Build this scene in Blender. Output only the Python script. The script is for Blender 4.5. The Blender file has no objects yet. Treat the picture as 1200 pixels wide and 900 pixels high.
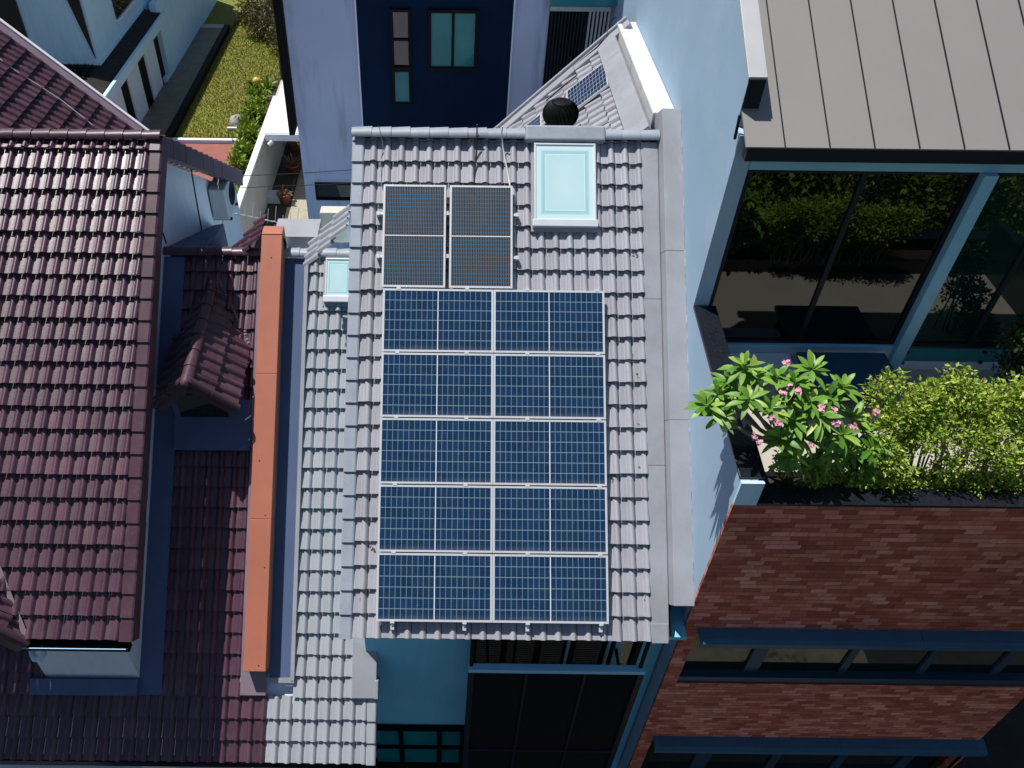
import bpy, math, random
from math import sin, cos, tan, radians, pi, sqrt, floor
from mathutils import Vector as V, Matrix
random.seed(7)
SC = bpy.context.scene
COL = SC.collection
# ------------------------------------------------------------------ camera
FOC, PPX, PPY, PITCH, ROLL = 970.0, 518.0, 450.0, radians(43.3), 0.012
CAM = V((0, 0, 17.5))
fw = V((0, cos(PITCH), -sin(PITCH)))
_u = V((0, sin(PITCH), cos(PITCH))); _r = V((1, 0, 0))
cr = _r * cos(ROLL) + _u * sin(ROLL)
cu = _u * cos(ROLL) - _r * sin(ROLL)
cd = bpy.data.cameras.new('camera'); co = bpy.data.objects.new('camera', cd); COL.objects.link(co)
mw = Matrix((cr, cu, -fw)).transposed().to_4x4(); mw.translation = CAM; co.matrix_world = mw
cd.sensor_fit = 'HORIZONTAL'; cd.sensor_width = 36; cd.lens = 36 * FOC / 1200
cd.shift_x = (600 - PPX) / 1200; cd.clip_start = .1; cd.clip_end = 2000
SC.camera = co

def ray(x, y): return fw + cr * ((x - PPX) / FOC) + cu * ((PPY - y) / FOC)
def hit(x, y, p, n):
    d = ray(x, y); return CAM + d * ((p - CAM).dot(n) / d.dot(n))
def onX(x, y, v): return hit(x, y, V((v, 0, 0)), V((1, 0, 0)))
def onY(x, y, v): return hit(x, y, V((0, v, 0)), V((0, 1, 0)))
def onZ(x, y, v): return hit(x, y, V((0, 0, v)), V((0, 0, 1)))

class Frame:                      # a tilted plane: ex across, eu up the slope, en out of it
    def __init__(s, o, eu, en):
        s.o = V(o); s.eu = V(eu).normalized(); s.en = V(en).normalized(); s.ex = s.eu.cross(s.en)
    def pt(s, u, v, w=0): return s.o + s.ex * u + s.eu * v + s.en * w
    def uv(s, p):
        d = p - s.o; return d.dot(s.ex), d.dot(s.eu)
    def px(s, x, y, w=0): return s.uv(hit(x, y, s.o + s.en * w, s.en))
    def hitp(s, x, y, w=0): return hit(x, y, s.o + s.en * w, s.en)
    def mat(s, u=0, v=0, w=0):
        m = Matrix((s.ex, s.eu, s.en)).transposed().to_4x4(); m.translation = s.pt(u, v, w); return m

# ------------------------------------------------------------------ scene helpers
WM = {}
def thing(name, label, cat, loc=(0, 0, 0), group=None, m=None):
    o = bpy.data.objects.new(name, None); COL.objects.link(o); o.empty_display_size = .3
    M = m if m is not None else Matrix.Translation(V(loc))
    o.matrix_world = M; WM[o.name] = M.copy()
    return tag(o, label, cat, group)
def tag(o, label=None, cat=None, group=None, kind=None):
    if label: o['label'] = label
    if cat: o['category'] = cat
    if group: o['group'] = group
    if kind: o['kind'] = kind
    return o
def copy_tree(o, parent=None):
    c = o.copy(); COL.objects.link(c)
    if parent: c.parent = parent
    for ch in list(o.children): copy_tree(ch, c)
    return c

class MB:
    def __init__(s): s.v = []; s.f = []; s.uv = []; s.sm = []
    def add(s, pts, faces, smooth=False, uv=None):
        b = len(s.v); s.v += [V(p) for p in pts]
        for f in faces:
            s.f.append([b + i for i in f]); s.sm.append(smooth)
            s.uv.append([uv[i] for i in f] if uv else [(0, 0)] * len(f))
        return s
    def quad(s, a, b, c, d, uv=None): return s.add([a, b, c, d], [(0, 1, 2, 3)], False, uv)
    def poly(s, pts): return s.add(pts, [tuple(range(len(pts)))])
    def hexa(s, p):               # 8 corners: bottom loop 0-3, top loop 4-7
        return s.add(p, [(3, 2, 1, 0), (4, 5, 6, 7), (0, 1, 5, 4), (1, 2, 6, 5), (2, 3, 7, 6), (3, 0, 4, 7)])
    def box(s, x0, x1, y0, y1, z0, z1, fr=None):
        T = (lambda a, b, c: fr.pt(a, b, c)) if fr else (lambda a, b, c: V((a, b, c)))
        return s.hexa([T(x0, y0, z0), T(x1, y0, z0), T(x1, y1, z0), T(x0, y1, z0), T(x0, y0, z1), T(x1, y0, z1), T(x1, y1, z1), T(x0, y1, z1)])
    def prism(s, poly, ext):
        n = len(poly); ext = V(ext); P = [V(p) for p in poly] + [V(p) + ext for p in poly]
        return s.add(P, [tuple(range(n - 1, -1, -1)), tuple(range(n, 2 * n))] + [(i, (i + 1) % n, n + (i + 1) % n, n + i) for i in range(n)])
    def tube(s, path, r, n=8, r2=None, cap=True):
        path = [V(p) for p in path]; k = len(path); P = []
        ref = V((0, 0, 1))
        for i, p in enumerate(path):
            d = (path[min(i + 1, k - 1)] - path[max(i - 1, 0)]).normalized()
            a = d.cross(ref if abs(d.dot(ref)) < .95 else V((1, 0, 0))).normalized(); b = d.cross(a)
            rr = r if r2 is None else r + (r2 - r) * i / max(1, k - 1)
            for j in range(n):
                t = 2 * pi * j / n; P.append(p + (a * cos(t) + b * sin(t)) * rr)
        F = [(i * n + j, i * n + (j + 1) % n, (i + 1) * n + (j + 1) % n, (i + 1) * n + j) for i in range(k - 1) for j in range(n)]
        s.add(P, F, True)
        if cap: s.add(P[:n], [tuple(range(n - 1, -1, -1))]); s.add(P[-n:], [tuple(range(n))])
        return s
    def lathe(s, c, prof, n=24, smooth=True):
        c = V(c); P = []
        for r, z in prof:
            for j in range(n):
                t = 2 * pi * j / n; P.append(c + V((r * cos(t), r * sin(t), z)))
        F = [(i * n + j, i * n + (j + 1) % n, (i + 1) * n + (j + 1) % n, (i + 1) * n + j) for i in range(len(prof) - 1) for j in range(n)]
        return s.add(P, F, smooth)
    def build(s, name, m, parent=None, world=True, recalc=True):
        me = bpy.data.meshes.new(name)
        P = s.v
        if parent is not None and world:
            inv = WM[parent.name].inverted(); P = [inv @ p for p in s.v]
        me.from_pydata([tuple(p) for p in P], [], s.f)
        ul = me.uv_layers.new(name='UVMap')
        flat = [c for f in s.uv for q in f for c in q]
        ul.data.foreach_set('uv', flat)
        me.polygons.foreach_set('use_smooth', s.sm)
        me.materials.append(m); me.update()
        o = bpy.data.objects.new(name, me); COL.objects.link(o)
        if recalc:
            import bmesh
            bm = bmesh.new(); bm.from_mesh(me); bmesh.ops.recalc_face_normals(bm, faces=bm.faces); bm.to_mesh(me); bm.free()
        if parent is not None:
            o.parent = parent; WM[o.name] = WM[parent.name].copy()
        else: WM[o.name] = Matrix.Identity(4)
        return o
def bevel(o, w=.01, n=2):
    md = o.modifiers.new('bevel', 'BEVEL'); md.width = w; md.segments = n; md.limit_method = 'ANGLE'; return o

# ------------------------------------------------------------------ materials
class NT:
    def __init__(s, name):
        s.m = bpy.data.materials.new(name); s.m.use_nodes = True; s.t = s.m.node_tree; s.N = s.t.nodes
        s.b = s.N['Principled BSDF']; s._tc = None
    def n(s, typ, **k):
        x = s.N.new(typ)
        for a, b in k.items(): setattr(x, a, b)
        return x
    def l(s, a, b): s.t.links.new(a, b)
    def tc(s, k='Object'):
        if not s._tc: s._tc = s.n('ShaderNodeTexCoord')
        return s._tc.outputs[k]
    def put(s, sock, v):
        if hasattr(v, 'is_output') or hasattr(v, 'links'): s.l(v, sock)
        else: sock.default_value = v
    def math(s, op, a, b=0., clamp=False):
        x = s.n('ShaderNodeMath', operation=op, use_clamp=clamp); s.put(x.inputs[0], a); s.put(x.inputs[1], b); return x.outputs[0]
    def mix(s, f, a, b, mode='MIX'):
        x = s.n('ShaderNodeMix', data_type='RGBA', blend_type=mode)
        s.put(x.inputs[0], f); s.put(x.inputs[6], a if not isinstance(a, tuple) else (*a[:3], 1)); s.put(x.inputs[7], b if not isinstance(b, tuple) else (*b[:3], 1)); return x.outputs[2]
    def noise(s, scale, detail=4, rough=.55, vec=None, stretch=None):
        x = s.n('ShaderNodeTexNoise'); x.inputs['Scale'].default_value = scale; x.inputs['Detail'].default_value = detail; x.inputs['Roughness'].default_value = rough
        src = vec if vec is not None else s.tc()
        if stretch:
            mp = s.n('ShaderNodeMapping'); mp.inputs['Scale'].default_value = stretch; s.l(src, mp.inputs[0]); src = mp.outputs[0]
        s.l(src, x.inputs['Vector']); return x.outputs['Fac']
    def ramp(s, f, stops, mode='LINEAR'):
        x = s.n('ShaderNodeValToRGB'); e = x.color_ramp.elements; x.color_ramp.interpolation = mode
        while len(e) < len(stops): e.new(.5)
        for q, (p, c) in zip(e, stops): q.position = p; q.color = (*c, 1) if isinstance(c, tuple) else (c, c, c, 1)
        s.l(f, x.inputs[0]); return x.outputs[0]
    def bump(s, h, st=.3, dist=.01):
        x = s.n('ShaderNodeBump'); x.inputs['Strength'].default_value = st; x.inputs['Distance'].default_value = dist
        s.l(h, x.inputs['Height']); s.l(x.outputs[0], s.b.inputs['Normal'])
    def set(s, **k):
        for a, b in k.items():
            s.put(s.b.inputs[a.replace('_', ' ')], (*b[:3], 1) if isinstance(b, tuple) else b)
        return s

def sc3(c, k): return tuple(max(0, x * k) for x in c)
def paint(name, c, rough=.6, var=.12, scale=3., stain=0., stain_c=None, stretch=(6, 6, .7), bumps=.15, fine=60, metal=0., ior=1.5):
    t = NT(name)
    a = t.noise(scale, 5); b = t.noise(fine, 3)
    f = t.math('ADD', t.math('MULTIPLY', a, .75), t.math('MULTIPLY', b, .25))
    col = t.mix(t.ramp(f, [(.3, 0.), (.7, 1.)]), sc3(c, 1 - var), sc3(c, 1 + var))
    if stain:
        g = t.noise(1., 6, .65, stretch=stretch)
        k = t.math('MULTIPLY', t.ramp(g, [(.5, 0.), (.72, 1.)]), stain)
        col = t.mix(k, col, stain_c or sc3(c, .45))
    t.set(Base_Color=col, Roughness=rough, Metallic=metal, IOR=ior)
    t.set(Roughness=t.math('ADD', t.math('MULTIPLY', b, .2), rough - .1))
    if bumps: t.bump(b, bumps, .006)
    return t.m
def plain(name, c, rough=.5, metal=0., ior=1.5):
    return paint(name, c, rough, .05, 5., bumps=.05, metal=metal, ior=ior)
def tilemat(name, c, rough, var, dirt, dirtc, spec=.5, patch=None):
    t = NT(name); uv = t.tc('UV')
    fl = t.n('ShaderNodeVectorMath', operation='FLOOR'); t.l(uv, fl.inputs[0])
    wn = t.n('ShaderNodeTexWhiteNoise', noise_dimensions='2D'); t.l(fl.outputs[0], wn.inputs['Vector'])
    a = t.noise(1.1, 6, .6); b = t.noise(35, 4, .6)
    f = t.math('ADD', t.math('MULTIPLY', wn.outputs['Value'], .55), t.math('MULTIPLY', b, .45))
    col = t.mix(f, sc3(c, 1 - var), sc3(c, 1 + var))
    if patch: col = t.mix(t.math('MULTIPLY', t.ramp(wn.outputs['Value'], [(.86, 0.), (.9, 1.)]), .5), col, patch)
    st = t.noise(2., 7, .7, stretch=(3.5, 1, 1))
    col = t.mix(t.math('MULTIPLY', t.ramp(st, [(.48, 0.), (.75, 1.)]), dirt), col, dirtc)
    sp = t.noise(90, 2, .5)
    col = t.mix(t.math('MULTIPLY', t.ramp(sp, [(.68, 0.), (.78, 1.)]), .35), col, sc3(c, .5))
    t.set(Base_Color=col, Specular_IOR_Level=spec)
    t.set(Roughness=t.math('ADD', t.math('MULTIPLY', t.math('ADD', b, a), .16), rough - .16))
    t.bump(b, .18, .006)
    return t.m

MT = {}
MT['tile_main'] = tilemat('grey_painted_tile', (.342, .342, .376), .6, .16, .32, (.17, .168, .175))
MT['tile_light'] = tilemat('light_grey_tile', (.335, .350, .378), .6, .13, .38, (.24, .24, .245))
MT['tile_purple'] = tilemat('maroon_glazed_tile', (.076, .030, .051), .37, .34, .45, (.13, .095, .098), .62, (.12, .055, .07))
MT['cap_grey'] = paint('grey_ridge_paint', (.31, .34, .39), .5, .14, 2.5, .35, (.2, .21, .22))
MT['cap_purple'] = paint('maroon_ridge_glaze', (.075, .034, .048), .38, .2, 2.5, .3, (.16, .11, .12))
MT['flash_grey'] = paint('grey_flashing_paint', (.325, .332, .362), .6, .12, 1.5, .45, (.22, .215, .22), (2, 2, 2))
MT['flash_pink'] = paint('mauve_flashing_paint', (.22, .16, .20), .6, .15, 2, .4, (.16, .11, .12), (3, 3, 3))
MT['flash_navy'] = paint('blue_lead_flashing', (.075, .11, .21), .75, .12, 1.5, .2, (.06, .07, .12))
MT['kerb'] = paint('concrete_kerb_paint', (.335, .345, .378), .75, .12, 1.8, .5, (.24, .235, .235), (2, .8, .8))
MT['white_cement'] = paint('white_cement', (.62, .62, .61), .7, .12, 5, .45, (.38, .37, .36), (3, 3, 3))
MT['wall_side'] = paint('pale_blue_render', (.38, .52, .65), .8, .08, .9, .55, (.52, .64, .76), (2.5, .5, .5), .2, ior=1.2)
MT['wall_blue'] = paint('light_blue_render', (.56, .80, .92), .8, .06, 1.2, .3, (.32, .46, .56), ior=1.2)
MT['wall_white'] = paint('white_render', (.78, .84, .92), .7, .06, 1.2, .25, (.45, .47, .5))
MT['wall_front'] = paint('teal_blue_wall_paint', (.20, .60, .80), .8, .07, 1.0, .2, (.10, .23, .31))
MT['wall_grey'] = paint('blue_grey_render', (.50, .56, .74), .85, .08, .8, .6, (.19, .21, .29), (3, 3, .35), ior=1.2)
MT['wall_navy'] = paint('navy_render', (.005, .018, .050), .85, .15, 1., .3, (.012, .03, .075), (4, 4, .4), ior=1.15)
MT['wall_garden'] = paint('beige_render', (.45, .43, .37), .8, .1, 1.2, .4, (.27, .26, .22))
MT['orange'] = paint('orange_coping_paint', (.45, .148, .088), .6, .12, 1.3, .35, (.40, .13, .075), (5, .6, .6))
MT['white'] = plain('white_paint', (.78, .79, .79), .5)
MT['alu'] = plain('aluminium', (.80, .81, .82), .38, .35)
MT['dark_metal'] = plain('dark_blue_metal', (.010, .016, .026), .5, ior=1.3)
MT['black'] = plain('black_metal', (.004, .004, .005), .6, ior=1.25)
MT['black_rubber'] = plain('black_cable', (.012, .012, .012), .6)
MT['hood'] = paint('blue_metal_hood', (.028, .105, .19), .45, .12, 2, .25, (.03, .055, .09))
MT['hood_dark'] = paint('dark_blue_frame', (.018, .055, .10), .45, .12, 2)
MT['metal_roof'] = paint('brown_grey_metal_roof', (.27, .255, .24), .55, .05, .8, .25, (.27, .26, .25), (1.5, 1.5, 1.5), .12, 140)
MT['coping'] = paint('pale_coping_metal', (.50, .50, .51), .5, .06, 2)
MT['granite'] = paint('dark_granite', (.011, .013, .019), .25, .5, 30, .3, (.02, .024, .032), (2, 2, 2), .05, 200)
MT['floor_tile'] = paint('pale_terrace_tile', (.46, .43, .36), .6, .1, 2, .3, (.4, .37, .31), (2, 2, 2))
MT['frame_blue'] = paint('blue_grey_frame_metal', (.28, .58, .78), .45, .07, 2)
MT['soil'] = paint('planter_soil', (.045, .034, .026), .9, .4, 14, bumps=.6)
MT['bark'] = paint('grey_bark', (.20, .175, .15), .8, .25, 14, bumps=.6)
MT['bark_dark'] = paint('brown_bark', (.10, .075, .055), .8, .3, 14, bumps=.5)
MT['teal_glass'] = plain('teal_glass', (.03, .24, .27), .12)
MT['brown_pot'] = paint('terracotta', (.28, .09, .05), .7, .2, 9)
MT['yellow'] = plain('yellow_globe', (.70, .48, .10), .35)
MT['stone'] = paint('pale_stone', (.42, .40, .38), .85, .35, 12, bumps=.6)
MT['ac'] = paint('ac_casing', (.46, .52, .56), .5, .05, 3, .2, (.35, .38, .4))
MT['gravel'] = paint('gravel', (.40, .36, .27), .9, .55, 28, .6, (.14, .17, .06), (1.2, 1.2, 1.2), .8, 60)
MT['path'] = paint('wet_slate_paving', (.16, .145, .105), .45, .3, 3, .4, (.12, .11, .08), (1, 1, 1), .4, 25)
MT['asphalt'] = paint('asphalt', (.022, .022, .023), .9, .25, 4, .3, (.035, .035, .035), (1, 1, 1), .4)
MT['red_paving'] = paint('red_paving', (.30, .10, .075), .8, .15, 3, .4, (.17, .07, .055), (1, 1, 1))
MT['slate'] = paint('black_slate_tile', (.022, .02, .019), .7, .5, 6, .4, (.06, .052, .042), (1.5, 1.5, 1.5), ior=1.25)
MT['beige'] = plain('cream_plastic', (.62, .60, .50), .5)
MT['petal'] = paint('pink_petal', (.72, .34, .42), .6, .25, 40)

def glassmat(name, c, ior=1.9, rough=.03):
    t = NT(name); a = t.noise(1.4, 4)
    col = t.mix(a, sc3(c, .6), sc3(c, 1.4))
    t.set(Base_Color=col, Roughness=rough, IOR=ior); return t.m
MT['glass_dark'] = glassmat('tinted_glass', (.001, .003, .0025), 1.62, .012)
MT['glass_green'] = glassmat('green_tinted_glass', (.002, .022, .016), 1.75, .012)
MT['glass_band'] = glassmat('dark_ribbon_glass', (.003, .012, .010), 1.62, .012)
MT['glass_teal'] = glassmat('teal_window_glass', (.01, .20, .22), 1.4)
MT['glass_black'] = glassmat('black_window_glass', (.006, .008, .01), 1.8)

def skymat(name):
    t = NT(name); uv = t.tc('UV'); sp = t.n('ShaderNodeSeparateXYZ'); t.l(uv, sp.inputs[0])
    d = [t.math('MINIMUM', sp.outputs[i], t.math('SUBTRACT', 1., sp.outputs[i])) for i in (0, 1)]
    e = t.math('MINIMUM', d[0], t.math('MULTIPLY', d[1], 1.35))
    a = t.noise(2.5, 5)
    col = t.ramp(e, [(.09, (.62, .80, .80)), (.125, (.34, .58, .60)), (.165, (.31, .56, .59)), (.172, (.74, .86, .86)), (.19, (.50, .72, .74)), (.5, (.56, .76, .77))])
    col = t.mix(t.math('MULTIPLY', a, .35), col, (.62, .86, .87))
    t.set(Base_Color=col, Roughness=.16); t.bump(a, .05, .01); return t.m
MT['skylight_glass'] = skymat('frosted_skylight')

def panelmat(name, nx, ny, c, gap, gc, gw, busn, busc, busw, dust=0., dustc=(.2, .18, .15), busdir=1, gwy=None):
    t = NT(name); uv = t.tc('UV'); sp = t.n('ShaderNodeSeparateXYZ'); t.l(uv, sp.inputs[0])
    x = t.math('MULTIPLY', sp.outputs[0], nx); y = t.math('MULTIPLY', sp.outputs[1], ny)
    def line(q, w):               # 1 near whole numbers
        f = t.math('FRACT', q); g = t.math('MINIMUM', f, t.math('SUBTRACT', 1., f)); return t.math('LESS_THAN', g, w)
    wn = t.n('ShaderNodeTexWhiteNoise', noise_dimensions='2D')
    cb = t.n('ShaderNodeCombineXYZ'); t.l(t.math('FLOOR', t.math('MULTIPLY', x, .5 if nx > ny else 1.)), cb.inputs[0]); t.l(t.math('FLOOR', t.math('MULTIPLY', y, 1. if nx > ny else .5)), cb.inputs[1])
    oi = t.n('ShaderNodeObjectInfo'); t.l(oi.outputs['Random'], cb.inputs[2]); wn.noise_dimensions = '3D'
    t.l(cb.outputs[0], wn.inputs['Vector'])
    vo = t.n('ShaderNodeTexVoronoi'); vo.inputs['Scale'].default_value = 40; t.l(t.tc(), vo.inputs['Vector'])
    k = t.math('ADD', t.math('MULTIPLY', wn.outputs['Value'], .6), t.math('MULTIPLY', vo.outputs['Distance'], .5))
    col = t.mix(k, sc3(c, .7), sc3(c, 1.3))
    q = t.math('MULTIPLY', y if busdir else x, busn)
    col = t.mix(t.math('MULTIPLY', line(t.math('ADD', q, .5), busw), .75), col, busc)
    gx = line(x, gw); gy = line(y, gwy or gw)
    col = t.mix(t.math('MULTIPLY', gx, gap[0]), col, gc); col = t.mix(t.math('MULTIPLY', gy, gap[1]), col, gc)
    a = t.noise(3., 5, .6)
    dn = t.ramp(a, [(.3, .25), (.75, 1.)])
    if dust:
        df = t.math('MULTIPLY', t.math('MULTIPLY', dn, t.ramp(sp.outputs[1], [(.1, .25), (.6, 1.)])), dust); col = t.mix(df, col, dustc)
    else:
        lowe = t.ramp(sp.outputs[1], [(.0, 1.), (.09, .0)]); spots = t.ramp(t.noise(14, 3, .6), [(.66, 0.), (.72, 1.)])
        col = t.mix(t.math('MULTIPLY', dn, .05), col, (.35, .35, .33)); col = t.mix(t.math('MULTIPLY', t.math('MULTIPLY', lowe, dn), .28), col, (.33, .30, .26)); col = t.mix(t.math('MULTIPLY', spots, .10), col, (.4, .4, .38))
    t.set(Base_Color=col, Roughness=t.math('ADD', t.math('MULTIPLY', dn, .14), .08 if not dust else .3), Specular_IOR_Level=.14); return t.m
MT['pv'] = panelmat('blue_polycrystalline_cells', 20, 6, (.001, .023, .080), (.55, .8), (.27, .38, .42), .055, 5, (.01, .06, .10), .10, gwy=.028)
MT['pv_mono'] = panelmat('dusty_mono_cells', 12, 24, (.006, .012, .022), (.30, .7), (.03, .14, .26), .05, 3, (.26, .26, .26), .15, .12, (.18, .155, .13), 0, gwy=.11)
MT['pv_small'] = panelmat('small_panel_cells', 12, 6, (.006, .022, .065), (.9, .9), (.42, .46, .52), .04, 2, (.03, .08, .14), .05, gwy=.04)

def brickmat():
    t = NT('red_brick_slips'); uv = t.tc('UV'); sp = t.n('ShaderNodeSeparateXYZ'); t.l(uv, sp.inputs[0])
    y = t.math('DIVIDE', sp.outputs[1], .0945); row = t.math('FLOOR', y)
    w0 = t.n('ShaderNodeTexWhiteNoise', noise_dimensions='1D'); t.l(row, w0.inputs['W'])
    x = t.math('ADD', t.math('DIVIDE', sp.outputs[0], .238), t.math('ADD', t.math('MULTIPLY', row, .37), t.math('MULTIPLY', w0.outputs['Value'], .35)))
    cb = t.n('ShaderNodeCombineXYZ'); t.l(t.math('FLOOR', x), cb.inputs[0]); t.l(row, cb.inputs[1])
    wn = t.n('ShaderNodeTexWhiteNoise', noise_dimensions='2D'); t.l(cb.outputs[0], wn.inputs['Vector'])
    a = t.noise(16, 6, .7); big = t.noise(.9, 5, .65)
    f = t.math('ADD', t.math('MULTIPLY', wn.outputs['Value'], .68), t.math('MULTIPLY', a, .42))
    col = t.ramp(f, [(.08, (.20, .040, .026)), (.3, (.42, .098, .062)), (.58, (.58, .165, .110)), (.8, (.74, .27, .195)), (1., (.90, .44, .34))])
    col = t.mix(t.math('MULTIPLY', t.ramp(big, [(.42, 0.), (.7, 1.)]), .35), col, (.24, .06, .044))
    fy = t.math('FRACT', y); fx = t.math('FRACT', x)
    m = t.math('MAXIMUM', t.math('LESS_THAN', fy, .07), t.math('LESS_THAN', fx, .02))
    col = t.mix(t.math('MULTIPLY', m, .75), col, (.03, .014, .011))
    t.set(Base_Color=col, Roughness=.85)
    h = t.math('ADD', t.math('MULTIPLY', wn.outputs['Value'], .6), t.math('ADD', t.math('MULTIPLY', a, .3), t.math('MULTIPLY', m, -.5)))
    t.bump(h, .9, .03); return t.m
MT['brick'] = brickmat()

def leafmat(name, stops, rough=.45, trans=.25):
    t = NT(name); uv = t.tc('UV'); sp = t.n('ShaderNodeSeparateXYZ'); t.l(uv, sp.inputs[0])
    col = t.ramp(sp.outputs[0], stops)
    t.set(Base_Color=col, Roughness=rough)
    if trans:
        tr = t.n('ShaderNodeBsdfTranslucent'); t.l(t.mix(1., col, (1.0, .95, .45), 'MULTIPLY'), tr.inputs[0])
        mx = t.n('ShaderNodeMixShader'); mx.inputs[0].default_value = trans
        t.l(t.b.outputs[0], mx.inputs[1]); t.l(tr.outputs[0], mx.inputs[2]); t.l(mx.outputs[0], t.N['Material Output'].inputs[0])
    return t.m
MT['leaf_frangipani'] = leafmat('frangipani_leaf', [(0, (.07, .18, .022)), (.6, (.17, .36, .045)), (.9, (.34, .52, .08)), (1, (.48, .58, .12))])
MT['leaf_hedge'] = leafmat('lime_hedge_leaf', [(0, (.06, .12, .012)), (.4, (.22, .36, .03)), (.75, (.50, .60, .09)), (.93, (.74, .76, .22)), (1, (.40, .26, .08))])
MT['leaf_dark'] = leafmat('dark_green_leaf', [(0, (.012, .035, .008)), (.7, (.03, .08, .012)), (1, (.08, .15, .02))])
MT['leaf_garden'] = leafmat('garden_leaf', [(0, (.04, .09, .01)), (.5, (.16, .26, .02)), (.85, (.36, .46, .04)), (1, (.58, .56, .07))])
MT['leaf_brown'] = leafmat('shrub_leaf', [(0, (.03, .028, .008)), (.6, (.07, .065, .016)), (1, (.16, .12, .03))])
MT['leaf_red'] = leafmat('bromeliad_leaf', [(0, (.05, .06, .02)), (.5, (.18, .10, .04)), (1, (.34, .20, .09))])
MT['grass_blade'] = leafmat('grass_blade', [(0, (.10, .125, .014)), (.6, (.225, .225, .028)), (1, (.42, .35, .08))], .7, .2)
def lawnmat():
    t = NT('dry_lawn'); a = t.noise(.45, 6, .6); b = t.noise(9, 5, .7)
    col = t.ramp(b, [(.3, (.085, .095, .012)), (.5, (.175, .185, .022)), (.7, (.32, .285, .05))])
    col = t.mix(t.ramp(a, [(.5, 0.), (.7, .6)]), col, (.24, .17, .07))
    t.set(Base_Color=col, Roughness=.95); t.bump(b, .8, .05); return t.m
MT['lawn'] = lawnmat()

# ------------------------------------------------------------------ roof builders
TW, TC = .2155, .3465
PROF = [(0, 0), (.03, .0), (.40, .0), (.455, -.004), (.50, .004), (.55, .019), (.62, .034), (.70, .041), (.78, .041), (.86, .034), (.93, .019), (.975, .003), (1, 0)]
PROF = [(t, z * 1.22) for t, z in PROF]
def tiles(mb, fr, u0, u1, v0, v1, lift=.064, w=TW, c=TC, flip=False, jit=.0035, keep=None):
    nu = max(1, round((u1 - u0) / w)); w = (u1 - u0) / nu; nv = max(1, math.ceil((v1 - v0) / c - .05))
    rnd = random.Random(int(u0 * 991 + v0 * 77) + nu)
    K = len(PROF)
    for k in range(nv):
        va = v0 + k * c; vb = min(va + c * 1.03, v1 + .02)
        for i in range(nu):
            if keep and not keep(u0 + (i + .5) * w, (va + vb) / 2): continue
            j0 = rnd.uniform(-jit, jit) * 2; j1 = rnd.uniform(-jit, jit); dv = rnd.uniform(-.004, .004); tz = rnd.uniform(-jit, jit) * .6
            P = []; UVS = []
            for (t, z) in PROF:
                tt = (1 - t if flip else t) * .966
                zz = z + j0 + tz * (t - .5); tt *= 1
                P += [fr.pt(u0 + (i + tt) * w, va + dv, zz + lift - .024), fr.pt(u0 + (i + tt) * w, va + dv, zz + lift), fr.pt(u0 + (i + tt) * w, (va + vb) / 2, zz + lift * .5), fr.pt(u0 + (i + tt) * w, vb, zz + j1)]
                UVS += [(i + .02 + t * .96, k + q) for q in (.1, .1, .5, .9)]
            F1 = []; F2 = []
            for a in range(K - 1):
                p, q = a * 4, a * 4 + 4
                F1 += [(p + 1, q + 1, q + 2, p + 2), (p + 2, q + 2, q + 3, p + 3)]
                F2 += [(p, q, q + 1, p + 1)]
            if flip: F1 = [f[::-1] for f in F1]; F2 = [f[::-1] for f in F2]
            mb.add(P, F1, True, UVS); mb.add(P, F2, False, UVS)
    return mb
def ridge_caps(mb, a, b, r=.105, L=.34, up=V((0, 0, 1)), squash=.75, n=10):
    a = V(a); b = V(b); d = b - a; T = d.length; d.normalize(); side = d.cross(up).normalized(); up = side.cross(d)
    k = max(1, round(T / L)); L = T / k; rnd = random.Random(int(T * 100))
    for i in range(k):
        P = []; jj = rnd.uniform(-.006, .006)
        for (s, rr) in ((0, r * 1.04), (L * 1.06, r * .95)):
            for j in range(n + 1):
                t = pi * j / n; P.append(a + d * (i * L + s) + side * (cos(t) * rr + jj) + up * (sin(t) * rr * squash + (.008 if s == 0 else 0)))
        for j in range(n + 1):
            t = pi * j / n; P.append(a + d * (i * L) + side * (cos(t) * r * .92) + up * (sin(t) * r * .92 * squash - .01))
        F = [(j, j + 1, n + 2 + j, n + 1 + j) for j in range(n)]
        G = [(j, j + 1, 2 * n + 3 + j, 2 * n + 2 + j) for j in range(n)]
        mb.add(P, F, True); mb.add(P, G)
    return mb
def verge_caps(mb, fr, u0, u1, v0, v1, c=TC, h0=.03, h1=.075, drop=.16):
    k = max(1, math.ceil((v1 - v0) / c - .05)); rnd = random.Random(int(u0 * 50 + k))
    for i in range(k):
        a = v0 + i * c; b = min(a + c * 1.02, v1); j = rnd.uniform(-.005, .005)
        P = []
        for (v, h) in ((a, h1), (b, h0 + .012)):
            P += [fr.pt(u0 + j, v, -drop), fr.pt(u1 + j, v, -drop), fr.pt(u1 + j, v, h), fr.pt(u1 - (u1 - u0) * .12 + j, v, h + .015), fr.pt(u0 + (u1 - u0) * .12 + j, v, h + .015), fr.pt(u0 + j, v, h)]
        n = 6
        mb.add(P, [tuple(range(n - 1, -1, -1)), tuple(range(n, 2 * n))] + [(q, (q + 1) % n, n + (q + 1) % n, n + q) for q in range(n)])
    return mb
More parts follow.
